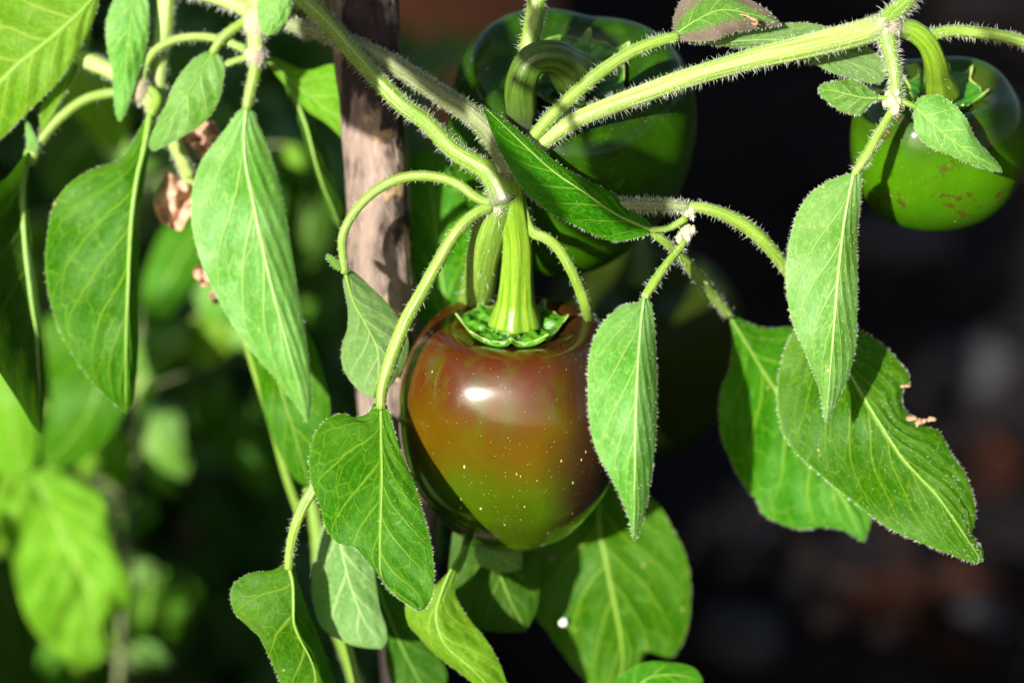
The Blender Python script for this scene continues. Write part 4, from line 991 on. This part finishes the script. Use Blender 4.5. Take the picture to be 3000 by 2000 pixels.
# sunlit leaf behind the stake and the centre stems
leaf([(1330, 1010), (1300, 850), (1280, 700), (1265, 560), (1240, 440)], [(1260, 980), (1200, 850), (1170, 700), (1170, 560), (1200, 470)], [(1390, 930), (1400, 800), (1380, 660), (1340, 540), (1285, 460)],
     [620, 590, 620], 10, 10, 'leaf', parent=plant, nv=6, rib=5, label='blurred sunlit leaf between stake and centre stems', petiole=[(1310, 1200, 800), (1340, 1100, 640), (1330, 1010, 562)], pr=(12, 12), ph=0)
# withered leaves caught between the left leaves
def withered(cx, cy, d, w, h, label, seed):
    r = np.random.default_rng(seed)
    nu_, nw_ = 18, 14
    t = np.linspace(-1, 1, nu_)[:, None]; q = np.linspace(-1, 1, nw_)[None]
    x = q * w * (1 - .35 * t ** 2) + 8 * vnoise(t * 2 + seed, q * 2)
    y = t * h * (1 - .3 * q ** 2) + 8 * vnoise(t * 2, q * 2 + seed)
    dd = d + 60 * vnoise(t * 1.7 + seed, q * 1.7 + 3) + 45 * vnoise(t * 3.4, q * 3.4 + seed)
    V = P(cx + x, cy + y, dd).reshape(-1, 3)
    mesh('withered_leaf', V, grid_faces(nu_, nw_), M['dryleaf'], plant, org=P(cx, cy, d), label=label)
withered(512, 590, 520, 58, 84, 'crumpled tan withered leaf left of the long pale leaf', 1)
withered(598, 405, 540, 52, 50, 'crumpled tan withered leaf near the small oval leaf', 2)
withered(606, 800, 560, 36, 36, 'pinkish withered leaf scrap beside the long pale leaf', 3)
withered(634, 868, 560, 17, 24, None, 4)

# ------------------------------------------------------------------ the blurred pepper plants behind, lower left
back = empty('pepper_plant', P(300, 3900, 4300), 'blurred sunlit pepper plant behind, at the left and lower left', 'plant')
def B(mid, L, R, dm, mat, label=None, **k):
    dm = [q * 1.6 for q in dm]
    leaf(mid, L, R, dm, 30, 30, mat, back, label=label, rib=7, nu=44, nw=9, **k)
tube('main_stem', [(420, 900, 2450), (380, 1400, 2750), (340, 2200, 3100), (300, 3900, 4300)], [13, 15, 18, 24], M['stem_dull'], back)
tube('branch', [(380, 1400, 2750), (250, 1300, 2680), (120, 1180, 2600)], [22, 18, 14], M['stem'], back)
tube('branch', [(400, 1150, 2600), (500, 1000, 2540), (640, 880, 2460)], [20, 16, 12], M['stem'], back)
tube('branch', [(350, 1900, 3000), (250, 1700, 2900), (140, 1450, 2800)], [22, 18, 14], M['stem'], back)
rb = np.random.default_rng(21)
for i in range(85):
    x = rb.uniform(-40, 900); y = rb.uniform(380, 1950); d = rb.uniform(1500, 2600)
    if x > 560 and y > 1150: continue
    a = rb.uniform(.2, 2.6); ln = rb.uniform(110, 230); w = ln * rb.uniform(.18, .34)
    e = np.array([math.cos(a), math.sin(a)]); n_ = np.array([-e[1], e[0]]); o_ = np.array([x, y])
    q = lambda f, g_: tuple(o_ + e * ln * f + n_ * w * g_)
    B([q(0, 0), q(.4, .08), q(.75, .05), q(1, 0)], [q(.15, .6), q(.4, 1), q(.75, .6)], [q(.15, -.6), q(.4, -.9), q(.75, -.5)],
      [d, d - 60, d + rb.uniform(-80, 120)], ('leaf', 'leaf_pale', 'leaf_fresh', 'leaf', 'leaf_pale')[i % 5], wave=14,
      petiole=[(405 - .02 * (y - 900), y + 90, 2600), ((x + 400) / 2, y + 10, (d * 1.6 + 2600) / 2), (x, y, d * 1.6)], pr=(6, 6), ph=0, pmat='stem_dull')
B([(250, 180), (270, 260), (300, 330), (330, 440)], [(180, 200), (185, 300), (240, 360), (290, 420)], [(330, 200), (370, 280), (375, 370), (350, 440)], [1300, 1280, 1320], 'leaf_fresh', 'olive lit leaf blurred behind the slim pale leaf')
B([(330, 350), (240, 420), (180, 500), (150, 600)], [(240, 350), (150, 430), (120, 520)], [(340, 420), (260, 520), (190, 590)], [1700, 1700, 1700], 'leaf_dark')
B([(600, 640), (540, 740), (480, 850), (425, 980)], [(500, 650), (440, 760), (415, 880)], [(620, 720), (560, 840), (480, 940)], [1500, 1450, 1500], 'leaf')
B([(540, 950), (490, 990), (440, 1040), (395, 1090)], [(480, 950), (420, 985), (390, 1040)], [(550, 1000), (510, 1060), (450, 1100)], [1500, 1450, 1500], 'leaf_pale', 'pale blurred leaf between the two large left leaves')
B([(730, 880), (680, 930), (620, 990), (545, 1040)], [(660, 870), (590, 920), (550, 990)], [(720, 960), (670, 1040), (600, 1080)], [1600, 1550, 1600], 'leaf_fresh')
B([(420, 1230), (470, 1290), (510, 1350), (540, 1420)], [(400, 1270), (440, 1340), (490, 1390)], [(480, 1225), (540, 1290), (560, 1360)], [1700, 1650, 1700], 'leaf_pale')
B([(290, 1240), (320, 1310), (350, 1370), (370, 1430)], [(270, 1280), (290, 1350), (330, 1410)], [(330, 1240), (380, 1310), (392, 1390)], [1700, 1650, 1700], 'leaf_fresh')
B([(180, 900), (240, 1000), (290, 1100), (250, 1230), (130, 1370)], [(130, 930), (140, 1050), (150, 1180), (120, 1300)], [(240, 920), (310, 1000), (370, 1120), (352, 1230), (240, 1350)], [1150, 1100, 1150], 'leaf', 'broad yellow green leaf blurred behind the dark edge leaf')
B([(-60, 900), (0, 1050), (30, 1200), (60, 1400)], [(-100, 1000), (-90, 1200), (-20, 1380)], [(30, 960), (90, 1120), (110, 1280), (90, 1380)], [1300, 1250, 1300], 'leaf_fresh')
B([(60, 1330), (130, 1450), (200, 1600), (270, 1750), (280, 1950)], [(0, 1400), (-20, 1520), (30, 1620), (50, 1720), (90, 1830), (190, 1930)], [(180, 1370), (290, 1450), (316, 1520), (325, 1590), (375, 1690), (386, 1750), (330, 1830), (320, 1910)], [1350, 1280, 1350], 'leaf_fresh', 'bumpy blurred leaf with yellow rim at the lower left', wave=90, quilt=26)
B([(-80, 1500), (-20, 1650), (20, 1800), (60, 2000)], [(-140, 1600), (-120, 1800), (-40, 1950)], [(0, 1520), (60, 1680), (90, 1850)], [2300, 2250, 2300], 'leaf_dark')
B([(100, 1850), (200, 1950), (300, 2050), (380, 2150)], [(60, 1900), (120, 2050), (250, 2140)], [(200, 1860), (330, 1930), (400, 2060)], [2300, 2250, 2300], 'leaf_dark')
B([(440, 1700), (430, 1790), (420, 1900)], [(400, 1730), (390, 1830)], [(470, 1730), (460, 1830)], [2300, 2250, 2300], 'leaf')
B([(560, 1700), (540, 1790), (500, 1900)], [(520, 1730), (490, 1830)], [(590, 1740), (560, 1830)], [2300, 2250, 2300], 'leaf')
B([(250, 700), (330, 820), (420, 900), (520, 930)], [(250, 780), (330, 880), (430, 950)], [(330, 720), (430, 800), (510, 880)], [1900, 1900, 1900], 'leaf_dark')
B([(640, 300), (720, 500), (740, 700), (700, 850)], [(600, 400), (620, 600), (640, 780)], [(740, 350), (830, 520), (800, 740)], [1800, 1800, 1800], 'leaf_dark')
B([(860, 400), (900, 560), (900, 700), (860, 830)], [(820, 460), (810, 620), (820, 760)], [(920, 450), (980, 600), (940, 760)], [1900, 1900, 1900], 'leaf_dark')
B([(560, 1150), (680, 1230), (760, 1330), (800, 1450)], [(560, 1230), (660, 1340), (740, 1430)], [(660, 1150), (780, 1230), (830, 1350)], [2100, 2100, 2100], 'leaf_dark')

# ------------------------------------------------------------------ small things that lie on the leaves
def blob(name, c, r, mat, label, cat):
    nu_, nv_ = 10, 14
    a = np.linspace(0, math.pi, nu_)[:, None]; b = np.linspace(0, 2 * math.pi, nv_, endpoint=False)[None]
    x = np.sin(a) * np.cos(b); y = np.cos(a) + 0 * b; z = np.sin(a) * np.sin(b)
    rr = 1 + .25 * vnoise(x * 2 + c[0], y * 2 + z)
    cc = P(*c)
    V = cc + (x * rr * r[0])[..., None] * RIGHT * S + (y * rr * r[1])[..., None] * UP * S + (z * rr * r[2])[..., None] * FWD * S
    tag(mesh(name, V.reshape(-1, 3), grid_faces(nu_, nv_, True), mat, None, org=cc), label, cat)
M['white'] = plain_mat('white_crumb', (.7, .7, .68), (.8, .8, .78), rough=.7)
blob('white_crumb', (1650, 1822, 715), (12, 12, 6), M['white'], 'round white speck on the broad leaf below the ripening pepper', 'speck')
blob('white_crumb', (1614, 1632, 725), (10, 8, 6), M['drybit'], 'pinkish speck on the shadowed part of the broad leaf', 'speck')
crumbs = empty('dry_crumb', P(2690, 1230, 120), 'brown dry crumbs clinging to the bitten leaf margin', 'crumb')
for (x, y, w, h) in ((2672, 1226, 16, 10), (2690, 1238, 13, 12), (2706, 1232, 11, 8), (2728, 1228, 15, 7), (2655, 1130, 13, 6), (2645, 1131, 8, 5)):
    nu_, nv_ = 8, 10
    a = np.linspace(0, math.pi, nu_)[:, None]; b = np.linspace(0, 2 * math.pi, nv_, endpoint=False)[None]
    xx = np.sin(a) * np.cos(b); yy = np.cos(a) + 0 * b; zz = np.sin(a) * np.sin(b)
    rr = 1 + .5 * vnoise(xx * 2.5 + x, yy * 2.5 + zz + y)
    V = P(x, y, 128) + (xx * rr * w)[..., None] * RIGHT * S + (yy * rr * h)[..., None] * UP * S + (zz * rr * 8)[..., None] * FWD * S
    mesh('crumb_piece', V.reshape(-1, 3), grid_faces(nu_, nv_, True), M['drybit'], crumbs, org=P(x, y, 128))
o, _ = tube('dried_flower', [(2168, 43, -58), (2185, 46, -64), (2204, 56, -66), (2218, 62, -62), (2214, 72, -58), (2202, 68, -60)], [2.5, 3, 4, 6, 5, 3], M['drybit'], None, seg=8, n=30)
tag(o, 'tiny curled orange brown dried flower on the withered leaf', 'dried flower')
